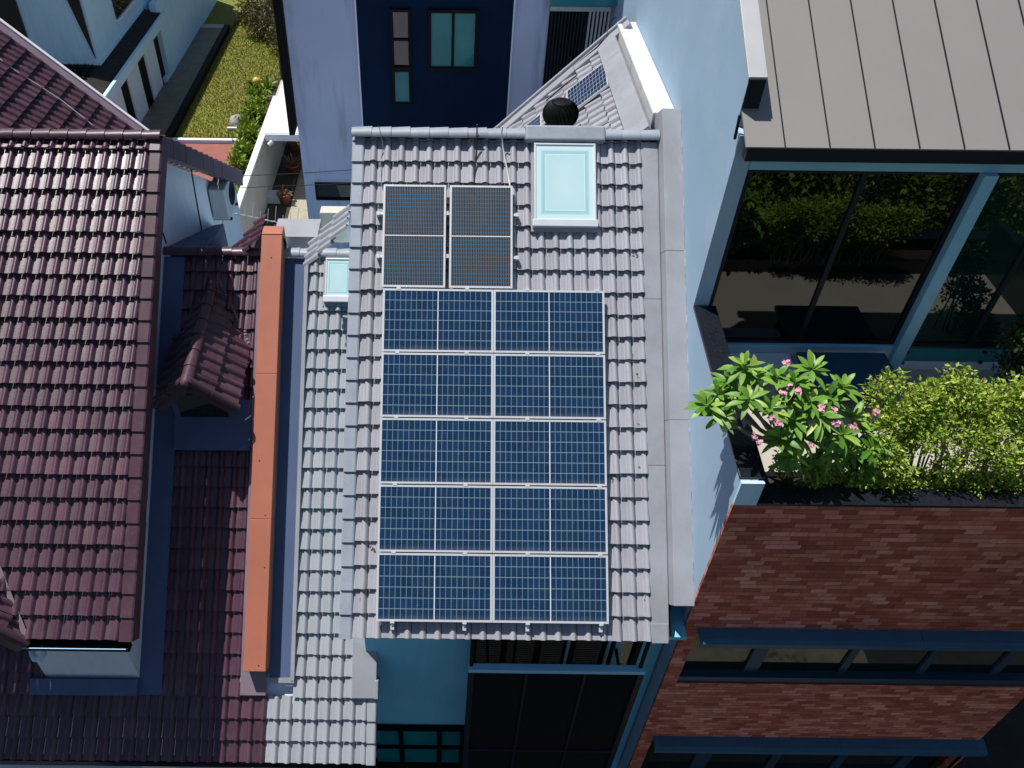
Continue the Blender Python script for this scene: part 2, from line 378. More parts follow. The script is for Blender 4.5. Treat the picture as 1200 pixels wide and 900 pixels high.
def window(parent, name, axis, plane, a0, a1, z0, z1, cols=2, rows=1, fm=None, gm=None, t=.05, dep=.06, rec=.03, face=-1, colpos=None):
    """rectangular window on a Y=plane or X=plane wall: frame part with a pane below it"""
    def bx(mb, p, q, zz0, zz1, d0, d1):
        if axis == 'Y': mb.box(p, q, min(plane + face * d0, plane + face * d1), max(plane + face * d0, plane + face * d1), zz0, zz1)
        else: mb.box(min(plane + face * d0, plane + face * d1), max(plane + face * d0, plane + face * d1), p, q, zz0, zz1)
    f = MB(); bx(f, a0, a1, z1 - t, z1, 0, dep); bx(f, a0, a1, z0, z0 + t, 0, dep + .02)
    bx(f, a0, a0 + t, z0 + t, z1 - t, 0, dep); bx(f, a1 - t, a1, z0 + t, z1 - t, 0, dep)
    for i in range(1, cols):
        x = a0 + (a1 - a0) * i / cols if not colpos else colpos[i - 1]; bx(f, x - t * .45, x + t * .45, z0 + t, z1 - t, 0, dep - .004)
    for i in range(1, rows):
        z = z0 + (z1 - z0) * i / rows; bx(f, a0 + t, a1 - t, z - t * .4, z + t * .4, 0, dep - .007)
    fo = f.build(name, fm, parent)
    g = MB(); bx(g, a0 + t * .5, a1 - t * .5, z0 + t * .5, z1 - t * .5, .004, .022); g.build('pane', gm, fo)
    return fo
def skylight(parent, fr, u0, u1, v0, v1):
    f = MB(); e = .055
    f.box(u0 - e, u0 + .02, v0 - .07, v1 + .05, -.02, .075, fr); f.box(u1 - .02, u1 + e, v0 - .07, v1 + .05, -.02, .075, fr)
    f.box(u0 + .02, u1 - .02, v0 - .07, v0 + .03, -.02, .073, fr); f.box(u0 + .02, u1 - .02, v1 - .03, v1 + .05, -.02, .073, fr)
    fo = f.build('skylight', MT['flash_grey'], parent)
    c = MB(); c.box(u0 + .005, u1 - .005, v0 + .035, v1 - .035, .0, .12, fr); c.build('curb', MT['white'], fo)
    g = MB(); P = [fr.pt(u0, v0 + .09, .15), fr.pt(u1, v0 + .09, .15), fr.pt(u1, v1, .15), fr.pt(u0, v1, .15)]
    g.add(P, [(0, 1, 2, 3)], False, [(0, 0), (1, 0), (1, 1), (0, 1)]); g.build('glass', MT['skylight_glass'], fo, recalc=False)
    r = MB(); r.box(u0 - .035, u1 + .035, v0 - .01, v0 + .10, .075, .168, fr); r.box(u0 - .012, u0 + .02, v0 + .07, v1, .11, .163, fr); r.box(u1 - .02, u1 + .012, v0 + .07, v1, .11, .163, fr); r.box(u0 - .012, u1 + .012, v1 - .01, v1 + .02, .11, .166, fr)
    bevel(r.build('frame', MT['alu'], fo), .006)
    return fo

# ------------------------------------------------------------------ the planes of the place
PH = radians(39.2)
en = V((0, -sin(PH), cos(PH))); eu = V((0, cos(PH), sin(PH)))
P0 = CAM + ray(578, 534) * 12.3
FM = Frame(P0 - en * .19, eu, en)                       # main grey roof
FB = Frame(P0 - en * 2.1, eu, en)                       # low front roof, grey and maroon
FC = Frame(P0 - en * .40, eu, en)                       # tall maroon roof
a44 = radians(44)
FW = Frame((3.3, 12.4, 11.4), (cos(a44), 0, sin(a44)), (-sin(a44), 0, cos(a44)))     # grey rear wing
FD = Frame((-7.4, 18, 8.65), (-cos(a44), 0, sin(a44)), (sin(a44), 0, cos(a44)))      # maroon rear wing
XR, YB = 3.7, 6.62
RSL = radians(29.3)
FR = Frame((3.69, 9.45, 12.67), (0, cos(RSL), sin(RSL)), (0, -sin(RSL), cos(RSL)))   # metal roof

# ================================================================== CENTRE HOUSE
H = thing('terrace_house', 'grey tiled terrace house carrying the solar panels, beside the brick house', 'house', (1.2, 9.5, 0))
uL, vTop = FM.px(418, 163); uLb, vBot = FM.px(404, 746)
uR, _ = FM.px(753, 170); uR2, _ = FM.px(763, 745)
uL = (uL + uLb) / 2 + .06; uRr = (uR + uR2) / 2
tiles(MB(), FM, uL + .05, uRr, vBot, vTop).build('front_roof', MT['tile_main'], H, recalc=False)
verge_caps(MB(), FM, uL - .13, uL + .06, vBot - .02, vTop + .02).build('verge', MT['cap_grey'], H)
sh = MB(); sh.box(uL, uRr + .3, vBot + .06, vTop + .1, -.16, -.03, FM); sh.build('roof_deck', MT['dark_metal'], H)
rp = FM.pt(0, vTop + .07, .06)
uE, _ = FM.px(770, 160)
ridge_caps(MB(), (FM.pt(uE, 0).x, rp.y, rp.z), (FM.pt(uL - .12, 0).x, rp.y, rp.z), .125, .30).build('ridge', MT['cap_grey'], H)
ub0, _ = FM.px(614, 158); ub1, _ = FM.px(707, 158)
bb = MB(); bb.box(ub0, ub1, vTop - .07, vTop + .19, .05, .20, FM); bevel(bb.build('ridge_cover', MT['cap_grey'], H), .04, 3)
# right-hand flashing strip and kerb against the party wall
fl = MB()
for a, b in ((vBot + .0, vBot + 2.55), (vBot + 2.555, vBot + 5.1), (vBot + 5.105, vTop - .02)):
    fl.box(uRr - .03, uRr + .235, a, b, .045, .068, FM)
fl.box(uRr - .03, uRr + .22, vBot - .03, vBot + .25, .068, .085, FM)
bevel(fl.build('flashing', MT['flash_grey'], H), .006)
xk0 = FM.pt(uRr + .235, 0).x
kb = MB(); vk0 = FM.px(800, 708)[1]; vk1 = FM.px(795, 135)[1]
ks = FM.uv(V((XR, 0, 0)))[0]
for a, b in ((vk0, vk0 + 2.7), (vk0 + 2.704, vk0 + 5.3), (vk0 + 5.304, vk1)):
    kb.prism([FM.pt(uRr + .237, a, -.1), FM.pt(uRr + .245, a, .10), FM.pt(uRr + .275, a, .235), FM.pt(ks - .004, a, .225), FM.pt(ks - .004, a, -.1)], eu * (b - a))
bevel(kb.build('kerb', MT['kerb'], H), .008)
mr = MB()
rr_ = random.Random(3)
pts = [(vk0 + (vk1 - vk0) * i / 60) for i in range(61)]
for i in range(60):
    w0, w1 = rr_.uniform(.0, .012), rr_.uniform(.0, .012)
    mr.hexa([FM.pt(ks - .022 - w0, pts[i], .20), FM.pt(ks - .003, pts[i], .20), FM.pt(ks - .003, pts[i + 1], .19), FM.pt(ks - .022 - w1, pts[i + 1], .19),
             FM.pt(ks - .014, pts[i], .21 + w0), FM.pt(ks - .003, pts[i], .215 + w0), FM.pt(ks - .003, pts[i + 1], .215 + w1), FM.pt(ks - .014, pts[i + 1], .21 + w1)])
mr.build('mortar_fillet', MT['white_cement'], H)
# skylights
s0 = FM.px(627, 262, .15); s1 = FM.px(697, 170, .15)
skylight(H, FM, s0[0], s1[0], s0[1] - .03, s1[1])
# body
yr, zr = rp.y, rp.z - .2
bd = MB(); bd.prism([(-1.22, 7.0, 0), (-1.22, 7.0, FM.pt(0, 0, -.17).z + (7.0 - FM.o.y) * tan(PH)), (-1.22, yr, zr - .1), (-1.22, 17, zr - 4.2), (-1.22, 17, 0)], (4.9, 0, 0))
bd.build('wall', MT['wall_front'], H)
so = MB(); p = FM.pt(0, vBot, -.1); so.box(FM.pt(uL, 0).x, 3.69, p.y + .06, 7.0, p.z - .12, p.z - .04); so.build('soffit', MT['wall_front'], H)
br = MB(); br.prism([(FM.pt(uL - .13, 0).x + .02, yr, rp.z - .08), (FM.pt(uL - .13, 0).x + .02, 17.3, rp.z - .08 - (17.3 - yr) * .82), (FM.pt(uL - .13, 0).x + .02, 17.3, rp.z - .2 - (17.3 - yr) * .82), (FM.pt(uL - .13, 0).x + .02, yr, rp.z - .2)], (4.7, 0, 0))
br.build('rear_roof', MT['tile_main'], H)
# rear wing
yv = 16.35
vw1 = FW.uv(V((3.28, 0, FW.o.z + (3.28 - 3.3) * tan(a44))))[1]
tiles(MB(), FW, -(yv - .12) + FW.o.y, -.0 + .1, -4.4, vw1, keep=lambda u, v: True).build('wing_roof', MT['tile_main'], H, recalc=False)
wv = MB(); wv.box(-(yv + .12) + FW.o.y, -(yv - .13) + FW.o.y, -4.4, .35, -.25, .09, FW); wv.box(-(yv + .2) + FW.o.y, -(yv + .125) + FW.o.y, -4.4, .35, -.3, .14, FW)
bevel(wv.build('wing_verge', MT['flash_grey'], H), .01)
wf = MB(); wf.box(-(yv - .9) + FW.o.y, .0, -.38, .02, .04, .125, FW); wf.box(-(yv - .13) + FW.o.y, -(yv - .895) + FW.o.y, -.38, .02, .04, .125, FW)
bevel(wf.build('wing_flashing', MT['flash_grey'], H), .006)
wb = MB(); wb.prism([(-.2, 12.6, 7.6), (3.3, 12.6, FW.o.z - .25), (3.69, 12.6, FW.o.z - .25), (3.69, 12.6, 5), (-.2, 12.6, 5)], (0, yv - 12.6 - .02, 0)); wb.build('wing_wall', MT['wall_grey'], H)
pw = MB(); pw.box(3.32, 3.695, 12.62, 14.75, 11.2, 11.62); pw.box(3.32, 3.695, 14.755, yv + .25, 11.2, 11.615)
bevel(pw.build('wing_parapet', MT['white_cement'], H), .02)
kc = MB(); yk = FM.pt(0, vk1).y
kc.box(xk0 + .01, 3.693, yk - .0, 12.61, 11.2, 11.60); bevel(kc.build('kerb_block', MT['kerb'], H), .012)
# front: window, clerestory, screen, low grey roof
w0 = onY(440, 849, 6.98); w1 = onY(545, 900, 6.98)
window(H, 'window', 'Y', 6.98, -1.6, onY(546, 850, 6.98).x, .3, w0.z, fm=MT['black'], gm=MT['glass_teal'], t=.10, dep=.08, rows=2, cols=3, colpos=[onY(470, 860, 6.98).x, onY(515, 860, 6.98).x])
x0 = onY(551, 765, 6.9).x; x1 = onY(748, 765, 6.9).x
window(H, 'clerestory_window', 'Y', 6.95, x0, x1, 4.0, 6.35, fm=MT['black'], gm=MT['glass_black'], t=.09, dep=.1, cols=5)
cl = MB()
for px_, wd in ((664, .02), (711, .02), (723, .06)):
    q = onY(px_, 765, 6.82); cl.box(q.x - wd, q.x + wd, 6.80, 6.85, 4.1, 6.3)
cl.build('glazing_bar', MT['frame_blue'], H)
# louvred screen hanging in front
sa = onY(549, 781, 6.3); sb = onY(756, 784, 6.3)
sc = MB(); zt = sa.z
sc.box(sa.x, sb.x, 6.24, 6.36, zt - .09, zt)
so_ = sc.build('louvre_screen', MT['frame_blue'], H); bevel(so_, .008)
sf = MB()
for x in (sa.x, sb.x - .09): sf.box(x, x + .09, 6.255, 6.345, .6, zt - .092)
for k in (1, 2): 
    x = sa.x + (sb.x - sa.x) * k / 3; sf.box(x - .02, x + .02, 6.26, 6.30, .6, zt - .092)
for z in (zt - 2.95,): sf.box(sa.x + .09, sb.x - .09, 6.262, 6.30, z - .03, z + .03)
sf.build('screen_frame', MT['dark_metal'], so_)
sl = MB()
z = .65
while z < zt - .12:
    sl.hexa([(sa.x + .091, 6.30, z), (sb.x - .091, 6.30, z), (sb.x - .091, 6.31, z), (sa.x + .091, 6.31, z), (sa.x + .091, 6.335, z + .05), (sb.x - .091, 6.335, z + .05), (sb.x - .091, 6.345, z + .05), (sa.x + .091, 6.345, z + .05)]); z += .065
sl.build('slats', MT['black'], so_)
for x in (sa.x + .02, sb.x - .1): MB().box(x, x + .05, 6.30, 6.34, zt + .002, zt + .75).build('screen_bracket', MT['black'], so_)
for x in (sa.x + .3, sb.x - .35): MB().box(x, x + .04, 6.35, 6.95, zt - .35, zt - .3).build('screen_arm', MT['black'], so_)
# low grey roof, part of the centre house
xd = FB.px(313, 850)[0]; xo = FB.px(327, 400)[0]
vBb = FB.px(312, 892)[1]; vBt = FB.px(300, 300)[1]
xg1 = FB.px(431, 870)[0]
mb = MB()
tiles(mb, FB, xd, xg1, vBb, vBb + TC * 3, w=TW)
ncol = round((xg1 - xd) / TW); wq = (xg1 - xd) / ncol
mb2 = tiles(mb, FB, xd + 2 * wq - .0, xg1, vBb + TC * 3, vBt, w=TW)
mb.build('lower_roof', MT['tile_light'], H, recalc=False)
xv0 = FB.px(430, 850)[0]; xv1 = FB.px(441, 850)[0]
verge_caps(MB(), FB, xv0, xv1, vBb - .02, FB.px(435, 818)[1]).build('lower_verge', MT['tile_light'], H)
q0 = FB.px(412, 818, .09); q1 = FB.px(441, 815, .09); q2 = FB.px(437, 745, .09)
lf = MB(); lf.box(q0[0], q1[0], q0[1], q2[1] + .5, .0, .128, FB); lf.box(q1[0] - .03, q1[0] + .035, q0[1], q0[1] + .30, -.2, .17, FB)
bevel(lf.build('lower_flashing', MT['flash_grey'], H), .012)
s0 = FB.px(381, 353, .15); s1 = FB.px(412, 304, .15)
skylight(H, FB, s0[0], s1[0], s0[1], s1[1])
rq = FB.pt(0, vBt + .04, .05)
ridge_caps(MB(), (-1.25, rq.y, rq.z), (FB.pt(xo, 0).x + .0, rq.y, rq.z), .115, .36).build('lower_ridge', MT['cap_grey'], H)
# ================================================================== LEFT HOUSE
L = thing('terrace_house', 'maroon tiled terrace house with a small dormer, behind the orange coping', 'house', (-6, 9.5, 0))
cL, cT = FC.px(10, 163); cB = FC.px(100, 748)[1]
cR = (FC.px(174, 170, .07)[0] + FC.px(142, 745, .07)[0]) / 2; print('cR', FC.px(174, 170, .07)[0], FC.px(142, 745, .07)[0])
tiles(MB(), FC, cR - TW * 22, cR, cB, cT, lift=.08).build('front_roof', MT['tile_purple'], L, recalc=False)
verge_caps(MB(), FC, cR - .02, cR + .19, cB - .03, cT + .03, drop=.22).build('verge', MT['cap_purple'], L)
cr_ = FC.pt(cR + .17, cT + .06, .04)
ridge_caps(MB(), cr_, (cr_.x - 5, cr_.y, cr_.z), .115, .30).build('ridge', MT['cap_purple'], L)
# rear slope with its stepped verge
bs = radians(35); FCb = Frame(cr_ - V((0, 0, .04)), (0, -cos(bs), sin(bs)), (0, sin(bs), cos(bs)))
ubx = FCb.uv(V((cr_.x, 0, 0)))[0]
tiles(MB(), FCb, ubx + .15, ubx + .15 + TW * 20, -5.4, -.06).build('rear_roof', MT['tile_purple'], L, recalc=False)
verge_caps(MB(), FCb, ubx - .0, ubx + .17, -5.42, -.05, drop=.25).build('rear_verge', MT['cap_purple'], L)
# walls
def zc(y): return FC.pt(0, 0, -.1).z + (y - FC.o.y) * tan(PH)
zrg = zc(cr_.y)
wl = MB()
wl.prism([(-8.6, 7.5, 2), (-8.6, 7.5, zc(7.5)), (-8.6, cr_.y, zrg - .15), (-8.6, 17.6, zrg - .25 - (17.6 - cr_.y) * tan(bs)), (-8.6, 17.6, 0), (-8.6, 12, 0)], (3.6, 0, 0))
wl.prism([(-6.575, 6.68, 2), (-6.575, 6.68, zc(6.68) - .02), (-6.575, 7.497, zc(7.497) - .02), (-6.575, 7.497, 2)], (1.57, 0, 0))
wl.build('wall', MT['wall_white'], L)
# gutter, downpipe
ge = FC.pt(0, cB, 0); gx0, gx1 = FC.pt(FC.px(28, 748)[0], 0).x, FC.pt(cR + .12, 0).x
gt = MB(); gy, gz = ge.y - .02, ge.z - .03
gt.prism([(gx0, gy + .02, gz), (gx0, gy + .02, gz - .14), (gx0, gy - .10, gz - .14), (gx0, gy - .13, gz - .01), (gx0, gy - .115, gz - .01), (gx0, gy - .09, gz - .12), (gx0, gy + .005, gz - .12), (gx0, gy + .005, gz)], (gx1 - gx0, 0, 0))
g_ = gt.build('gutter', MT['black'], L)
gl = MB(); gl.box(gx0 + .02, gx1 - .02, gy - .137, gy - .126, gz - .014, gz - .002); gl.build('edge_highlight', MT['frame_blue'], g_)  # thin pale strip paints the highlight along the black gutter's front edge
dp = MB(); e0 = onY(35, 756, 6.45); path = []
for (x, y, Y_) in ((50, 756, 6.42), (51, 766, 6.40), (47, 772, 6.38), (41, 772, 6.40), (38, 766, 6.50), (37, 758, 6.62)): path.append(onY(x, y, Y_))
dp.tube(path, .05, 10); dp.build('downpipe', MT['wall_blue'], L)
# low maroon roof
tiles(MB(), FB, xd - TW * 27, xd, vBb, vBb + TC * 3, lift=.062).build('lower_roof', MT['tile_purple'], L, recalc=False)
xm = FB.px(293, 600)[0]
tiles(MB(), FB, FB.px(196, 700)[0], xm, vBb + TC * 3, vBt, lift=.062).build('middle_roof', MT['tile_purple'], L, recalc=False)
uq = FB.px(40, 800)[0]; tiles(MB(), FB, uq - TW * 12, uq + TW, vBb + TC * 3, vBt - 3, lift=.062).build('far_lower_roof', MT['tile_purple'], L, recalc=False)
ridge_caps(MB(), (FB.pt(xm, 0).x + .12, rq.y, rq.z + .01), (-4.99, rq.y, rq.z + .01), .11, .33).build('lower_ridge', MT['cap_purple'], L)
vw = FB.px(165, 796)[1]
uw0 = FB.uv(V((-4.997, 0, 0)))[0]; uw1 = FB.px(191, 800)[0]; uwL = FB.px(40, 800)[0]
af = MB(); af.box(uw0, uw1, FB.px(150, 813)[1], vBt - .05, .0, .05, FB)
af.box(uwL, uw0 - .002, FB.px(150, 813)[1], vw + .02, .035, .150, FB)
af.build('apron_flashing', MT['flash_navy'], L)
of = MB(); ov0 = FB.px(285, 813)[1]; of.box(xm - .02, FB.px(313, 800)[0], ov0, vBt - .1, .03, .10, FB); of.build('side_flashing', MT['flash_pink'], L)
body = MB(); body.prism([(-8.6, 6.3, 0), (-8.6, 6.3, FB.pt(0, 0, -.1).z + (6.3 - FB.o.y) * tan(PH)), (-8.6, rq.y, rq.z - .25), (-8.6, 15.5, rq.z - 2.9), (-8.6, 15.5, 0)], (7.37, 0, 0)); body.build('lower_wall', MT['wall_white'], L)
# rear wing with white edged verge
dv0 = FD.uv(V((-6.4, 0, 8.65 - 1.0 * tan(a44))))[1]
tiles(MB(), FD, -6.5, .0, dv0, 5.0).build('wing_roof', MT['tile_purple'], L, recalc=False)
dvg = MB(); dvg.box(-.02, .22, dv0, 5.2, -.2, .07, FD); dvg.build('wing_verge', MT['flash_pink'], L)
dv2 = MB(); dv2.box(.225, .31, dv0 - .1, 5.2, -.25, .10, FD); dv2.build('wing_fascia', MT['white'], L)
dwl = MB(); dwl.prism([(-6.2, 12.6, 0), (-6.2, 12.6, 7.1), (-9.6, 12.6, 10.35), (-9.6, 12.6, 0)], (0, 5.5, 0)); dwl.build('wing_wall', MT['wall_white'], L)
cbp = [FD.pt(-.9 + .06 * sin(i * 1.3), 4.3 - i * .5, .07) for i in range(12)]
MB().tube(cbp, .012, 6).build('lightning_wire', MT['alu'], L)
# front gable at the far left, meeting the tall roof in a valley
ag = radians(52); pg = FC.hitp(30, 749)
FG = Frame(pg + V((0, 0, -.02)), (-cos(ag), 0, sin(ag)), (sin(ag), 0, cos(ag)))
tiles(MB(), FG, .0, 2.2, .02, 2.4).build('gable_roof', MT['tile_purple'], L, recalc=False)
gvg = MB(); gvg.tube([FG.pt(-.06, -.02, .05), FG.pt(-.06, 2.4, .05)], .075, 10); gvg.box(-.13, -.0, -.02, 2.4, -.18, .02, FG); gvg.build('gable_verge', MT['cap_purple'], L)
va, vb_ = FC.hitp(31, 748, .07), FC.hitp(-12, 640, .07)
vl = MB(); dd = V((.045, 0, .015)); vl.quad(va - dd, va + dd, vb_ + dd, vb_ - dd); vl.quad(va - dd * .9 + V((0, 0, -.03)), vb_ - dd * .9 + V((0, 0, -.03)), vb_ - dd, va - dd); vl.build('valley_flashing', MT['flash_pink'], L)
# dormer
zb = FB.hitp(258, 330); zD = zb.z - .28; _f = onZ(213, 450, zD); yF = _f.y; xD = (_f.x * 2 + zb.x) / 3; aD = radians(45)
tD = math.atan2(zb.z - zD, zb.y - yF); RX = Matrix.Rotation(tD, 3, 'X')
FDr = Frame((xD, yF, zD), RX @ V((-cos(aD), 0, sin(aD))), RX @ V((sin(aD), 0, cos(aD))))
FDl = Frame((xD, yF, zD), RX @ V((cos(aD), 0, sin(aD))), RX @ V((-sin(aD), 0, cos(aD))))
dm = MB()
def zB(y): return FB.o.z + (y - FB.o.y) * tan(PH)
tiles(dm, FDr, .10, 2.75, -.95, -.04, c=.46, lift=.06, keep=lambda u, v: FDr.pt(u, v).z > zB(FDr.pt(u, v).y) - .12)
D = dm.build('dormer', MT['tile_purple'], L, recalc=False)
dl = MB(); tiles(dl, FDl, -2.75, -.10, -.90, -.04, c=.46, lift=.06, keep=lambda u, v: FDl.pt(u, v).z > zB(FDl.pt(u, v).y) - .12); dl.build('left_slope', MT['tile_purple'], D, recalc=False)
ridge_caps(MB(), (xD, yF - .02, zD), (xD, zb.y + .05, zb.z), .105, .36, squash=.9).build('ridge', MT['cap_purple'], D)
dg = MB()
dg.tube([FDr.pt(.05, .0, .05), FDr.pt(.05, -.45, .05)], .072, 10, .068); dg.tube([FDr.pt(.04, -.43, .05), FDr.pt(.04, -.97, .04)], .075, 10, .07)
dg.tube([FDl.pt(-.05, .0, .05), FDl.pt(-.05, -.45, .05)], .072, 10, .068); dg.tube([FDl.pt(-.04, -.43, .05), FDl.pt(-.04, -.90, .04)], .075, 10, .07)
dg.box(-.0, .13, -.95, .0, -.14, .03, FDr); dg.box(-.13, .0, -.88, .0, -.14, .03, FDl)
dg.build('verge', MT['cap_purple'], D)
dmo = MB(); dmo.lathe((xD, yF - .03, zD + .02), [(.0, .09), (.06, .07), (.08, .0), (.0, -.02)], 10); dmo.build('mortar_cap', MT['cap_purple'], D)
dw = MB(); yw = yF + .42
dw.prism([(xD - .52, yw, zB(yw) - .1), (xD + .54, yw, zB(yw) - .1), (xD + .54, yw, zD - .68), (xD, yw, zD - .14), (xD - .52, yw, zD - .66)], (0, 2.2, 0)); dw.build('wall', MT['flash_navy'], D)
dwn = MB(); dwn.box(xD - .40, xD + .42, yw - .03, yw - .004, zB(yw) + .12, zD - .62); dwn.build('window', MT['glass_black'], D)
q = FB.px(192, 526); q1 = FB.px(296, 503)
dap = MB(); dap.box(uw1 + .002, q1[0], q[1] - .02, q1[1] + .5, .04, .145, FB); dap.box(FB.px(290, 440)[0] - .28, FB.px(290, 440)[0] - .03, q1[1] + .502, q1[1] + .9, .04, .118, FB); dap.build('apron', MT['flash_navy'], D)
dmx = MB(); rr_ = random.Random(9)
for i in range(26):
    t = i / 25; a = zb.lerp(V((-3.33, 11.0, zB(11.0))), t); s = rr_.uniform(.034, .046)
    dmx.lathe(a + V((rr_.uniform(-.02, .02), rr_.uniform(-.02, .02), .03)), [(0, s * .8), (s * .8, s * .4), (s, 0), (s * .6, -.05)], 6)
dmx.build('mortar_joint', MT['flash_pink'], D)
# gable wall utilities, small roofs behind the low ridge
a50 = radians(48)
pr = onX(305, 274, -3.25)
FP = Frame(pr, (cos(a50), 0, sin(a50)), (-sin(a50), 0, cos(a50)))
tiles(MB(), FP, -.65, max(.2, FP.o.y - rq.y - .16), -1.6, .0).build('small_rear_roof', MT['tile_purple'], L, recalc=False)
fb_ = MB(); p1, p2, p3, p4 = onX(198, 288, -4.98), onX(250, 264, -4.98), onY(262, 262, 13.3), onY(240, 292, 12.6)
fb_.prism([p1, p2, p3, p4], (0, .02, -.5)); fb_.build('rear_flashing', MT['flash_navy'], L)
# front ledge and gutter along the low eave
ee = FB.pt(0, vBb, 0)
lg = MB(); lg.box(-8.6, -1.0, ee.y - .02, ee.y + .10, ee.z - .22, ee.z - .06); lg.build('lower_gutter', MT['black'], L)
ld = MB(); ld.prism([(-7.9, 6.28, 2.9), (-5.3, 6.28, 2.9), (-4.9, 5.2, 2.75), (-7.9, 5.0, 2.75)], (0, 0, -.12)); ld.prism([(-4.5, 6.28, 3.0), (-3.2, 6.28, 3.0), (-3.0, 5.5, 2.85), (-4.5, 5.5, 2.85)], (0, 0, -.12)); ld.build('sunshade', MT['wall_white'], L)
# little grey roof and box behind, part of the centre house
pg2 = onX(408, 266, -1.5)
FQ = Frame(pg2, (cos(a50), 0, sin(a50)), (-sin(a50), 0, cos(a50)))
tiles(MB(), FQ, -.75, .04, -1.05, .0).build('small_rear_roof', MT['tile_light'], H, recalc=False)
qb = MB(); p = onY(325, 264, 13.2); p2 = onY(372, 286, 12.7)
qb.box(p.x, p2.x, 12.75, 13.35, p2.z - .6, p2.z + .12); qb.build('rear_gutter_box', MT['flash_grey'], H)
qc = MB(); p = onY(376, 255, 13.6); p2 = onY(408, 246, 13.6); qc.box(p.x, p2.x, 13.5, 13.75, p.z - .5, p2.z); bevel(qc.build('cream_hatch', MT['beige'], H), .03)

# ================================================================== ORANGE PARTY WALL
O = thing('party_wall', 'orange capped party wall dividing the maroon roof from the grey roof', 'wall', (-3, 9.5, 4))
oh = .39; o0 = FB.px(306, 272, oh)[0]; o1 = FB.px(330, 272, oh)[0]; ov = FB.px(300, 787, oh)[1]; ot = FB.px(317, 275, oh)[1]
o0b = FB.px(286, 787, oh)[0]; o1b = FB.px(312, 787, oh)[0]; oa, ob = (o0 + o0b) / 2, (o1 + o1b) / 2
c_ = MB()
for i in range(3):
    a = ov + (ot - ov) * i / 3 + (.004 if i else 0); b = ov + (ot - ov) * (i + 1) / 3
    c_.prism([FB.pt(oa, a, 0), FB.pt(ob, a, 0), FB.pt(ob, a, oh), FB.pt(oa, a, oh)], eu * (b - a))
cp = c_.build('coping', MT['orange'], O); bevel(cp, .008)
cd_ = MB(); p = FB.pt(oa, ot, oh); cd_.box(p.x, FB.pt(ob, 0).x, p.y + .0, p.y + .25, p.z - 1.2, p.z + .02); bevel(cd_.build('end_cap', MT['orange'], O), .01)
bs_ = MB(); bs_.box(oa + .03, ob - .03, ov + .05, ot, -.6, -.002, FB); bs_.build('wall_base', MT['wall_white'], O)
sc_ = MB()
for (x, y) in ((303, 780), (310, 665), (311, 604), (318, 302), (304, 540)):
    u_, v_ = FB.px(x, y, oh); m_ = FB.pt(u_, v_, oh)
    sc_.add([FB.pt(u_ + .012 * cos(t), v_ + .012 * sin(t), oh + .004) for t in [i * pi / 4 for i in range(8)]], [tuple(range(8))])
sc_.build('screw_heads', MT['black'], O)
gf = MB(); x2 = FB.px(327, 500)[0]; x3 = FB.px(331, 500)[0]
gf.box(ob + .002, xd + 2 * wq + .01, ov - .16, vBt - .05, .02, .05, FB); gf.build('side_channel', MT['flash_navy'], O)
gf2 = MB(); gf2.box(xd + 2 * wq - .045, xd + 2 * wq + .02, ov - .2, vBt - .05, .051, .10, FB); gf2.box(oa - .12, xd + 2 * wq + .02, ov - .24, ov - .163, .05, .09, FB); gf2.build('edge_angle', MT['flash_grey'], O)

# ================================================================== RIGHT HOUSE
R = thing('modern_house', 'modern brick and glass house with grey metal roof and roof terrace', 'house', (6.8, 9, 0))
YG = 9.72
def zR(y): return FR.o.z + (y - FR.o.y) * tan(RSL)
YE = 19.95
swp = [(XR, YB + .03, 0), (XR, YB + .03, 9.66), (XR, YG, 9.98), (XR, YG, zR(YG) - .14), (XR, 9.931, zR(YG) - .12), (XR, 9.931, zR(9.93) + .34), (XR, 14, zR(14) + .34), (XR, YE, zR(14) - 2.2), (XR, YE, 0)]
MB().prism(swp, (.22, 0, 0)).build('side_wall', MT['wall_side'], R)
# coping over the side wall
cpg = MB(); hc = .40
cpg.prism([(XR - .006, 9.93, zR(9.93) + .343), (XR - .006, 9.93, zR(9.93) + hc), (XR - .006, 14, zR(14) + hc), (XR - .006, 14, zR(14) + .343)], (.232, 0, 0))
cg = cpg.build('roof_coping', MT['coping'], R); bevel(cg, .006)
ce = MB(); ce.box(XR + .0, XR + .206, 9.90, 9.926, zR(9.93) + .01, zR(9.93) + hc - .02); ce.build('coping_end', MT['dark_metal'], cg)
# metal roof
rf = MB(); u1_ = 9.5; rf.box(.235, u1_, .0, 5.4, -.03, -.003, FR); rf.box(.02, .2345, .0, .535, -.03, -.003, FR)
rfo = rf.build('metal_roof', MT['metal_roof'], R)
sm = MB()
sx = [FR.px(x, 172)[0] for x in (920, 973, 1026, 1078, 1130, 1182)]; st = (sx[-1] - sx[0]) / 5
for i in range(-1 + 1, 10): x = sx[0] + st * i; sm.box(x - .005, x + .005, .0, 5.4, -.002, .018, FR)
sm.build('seam', MT['dark_metal'], rfo)
fz = FR.pt(0, 0, -.034)
ft = MB(); ft.box(3.74, 13.2, 9.455, 9.60, fz.z - .17, fz.z - .002); ft.build('eave_fascia', MT['dark_metal'], R)
fs = MB(); fs.box(3.925, 13.2, 9.605, YG + .3, fz.z - .20, fz.z - .12); fs.build('soffit', MT['dark_metal'], R)
sb_ = MB(); sb_.tube([onX(867, 135, 3.66), onX(861, 163, 3.66)], .02, 8); sb_.build('overflow_pipe', MT['dark_metal'], R)
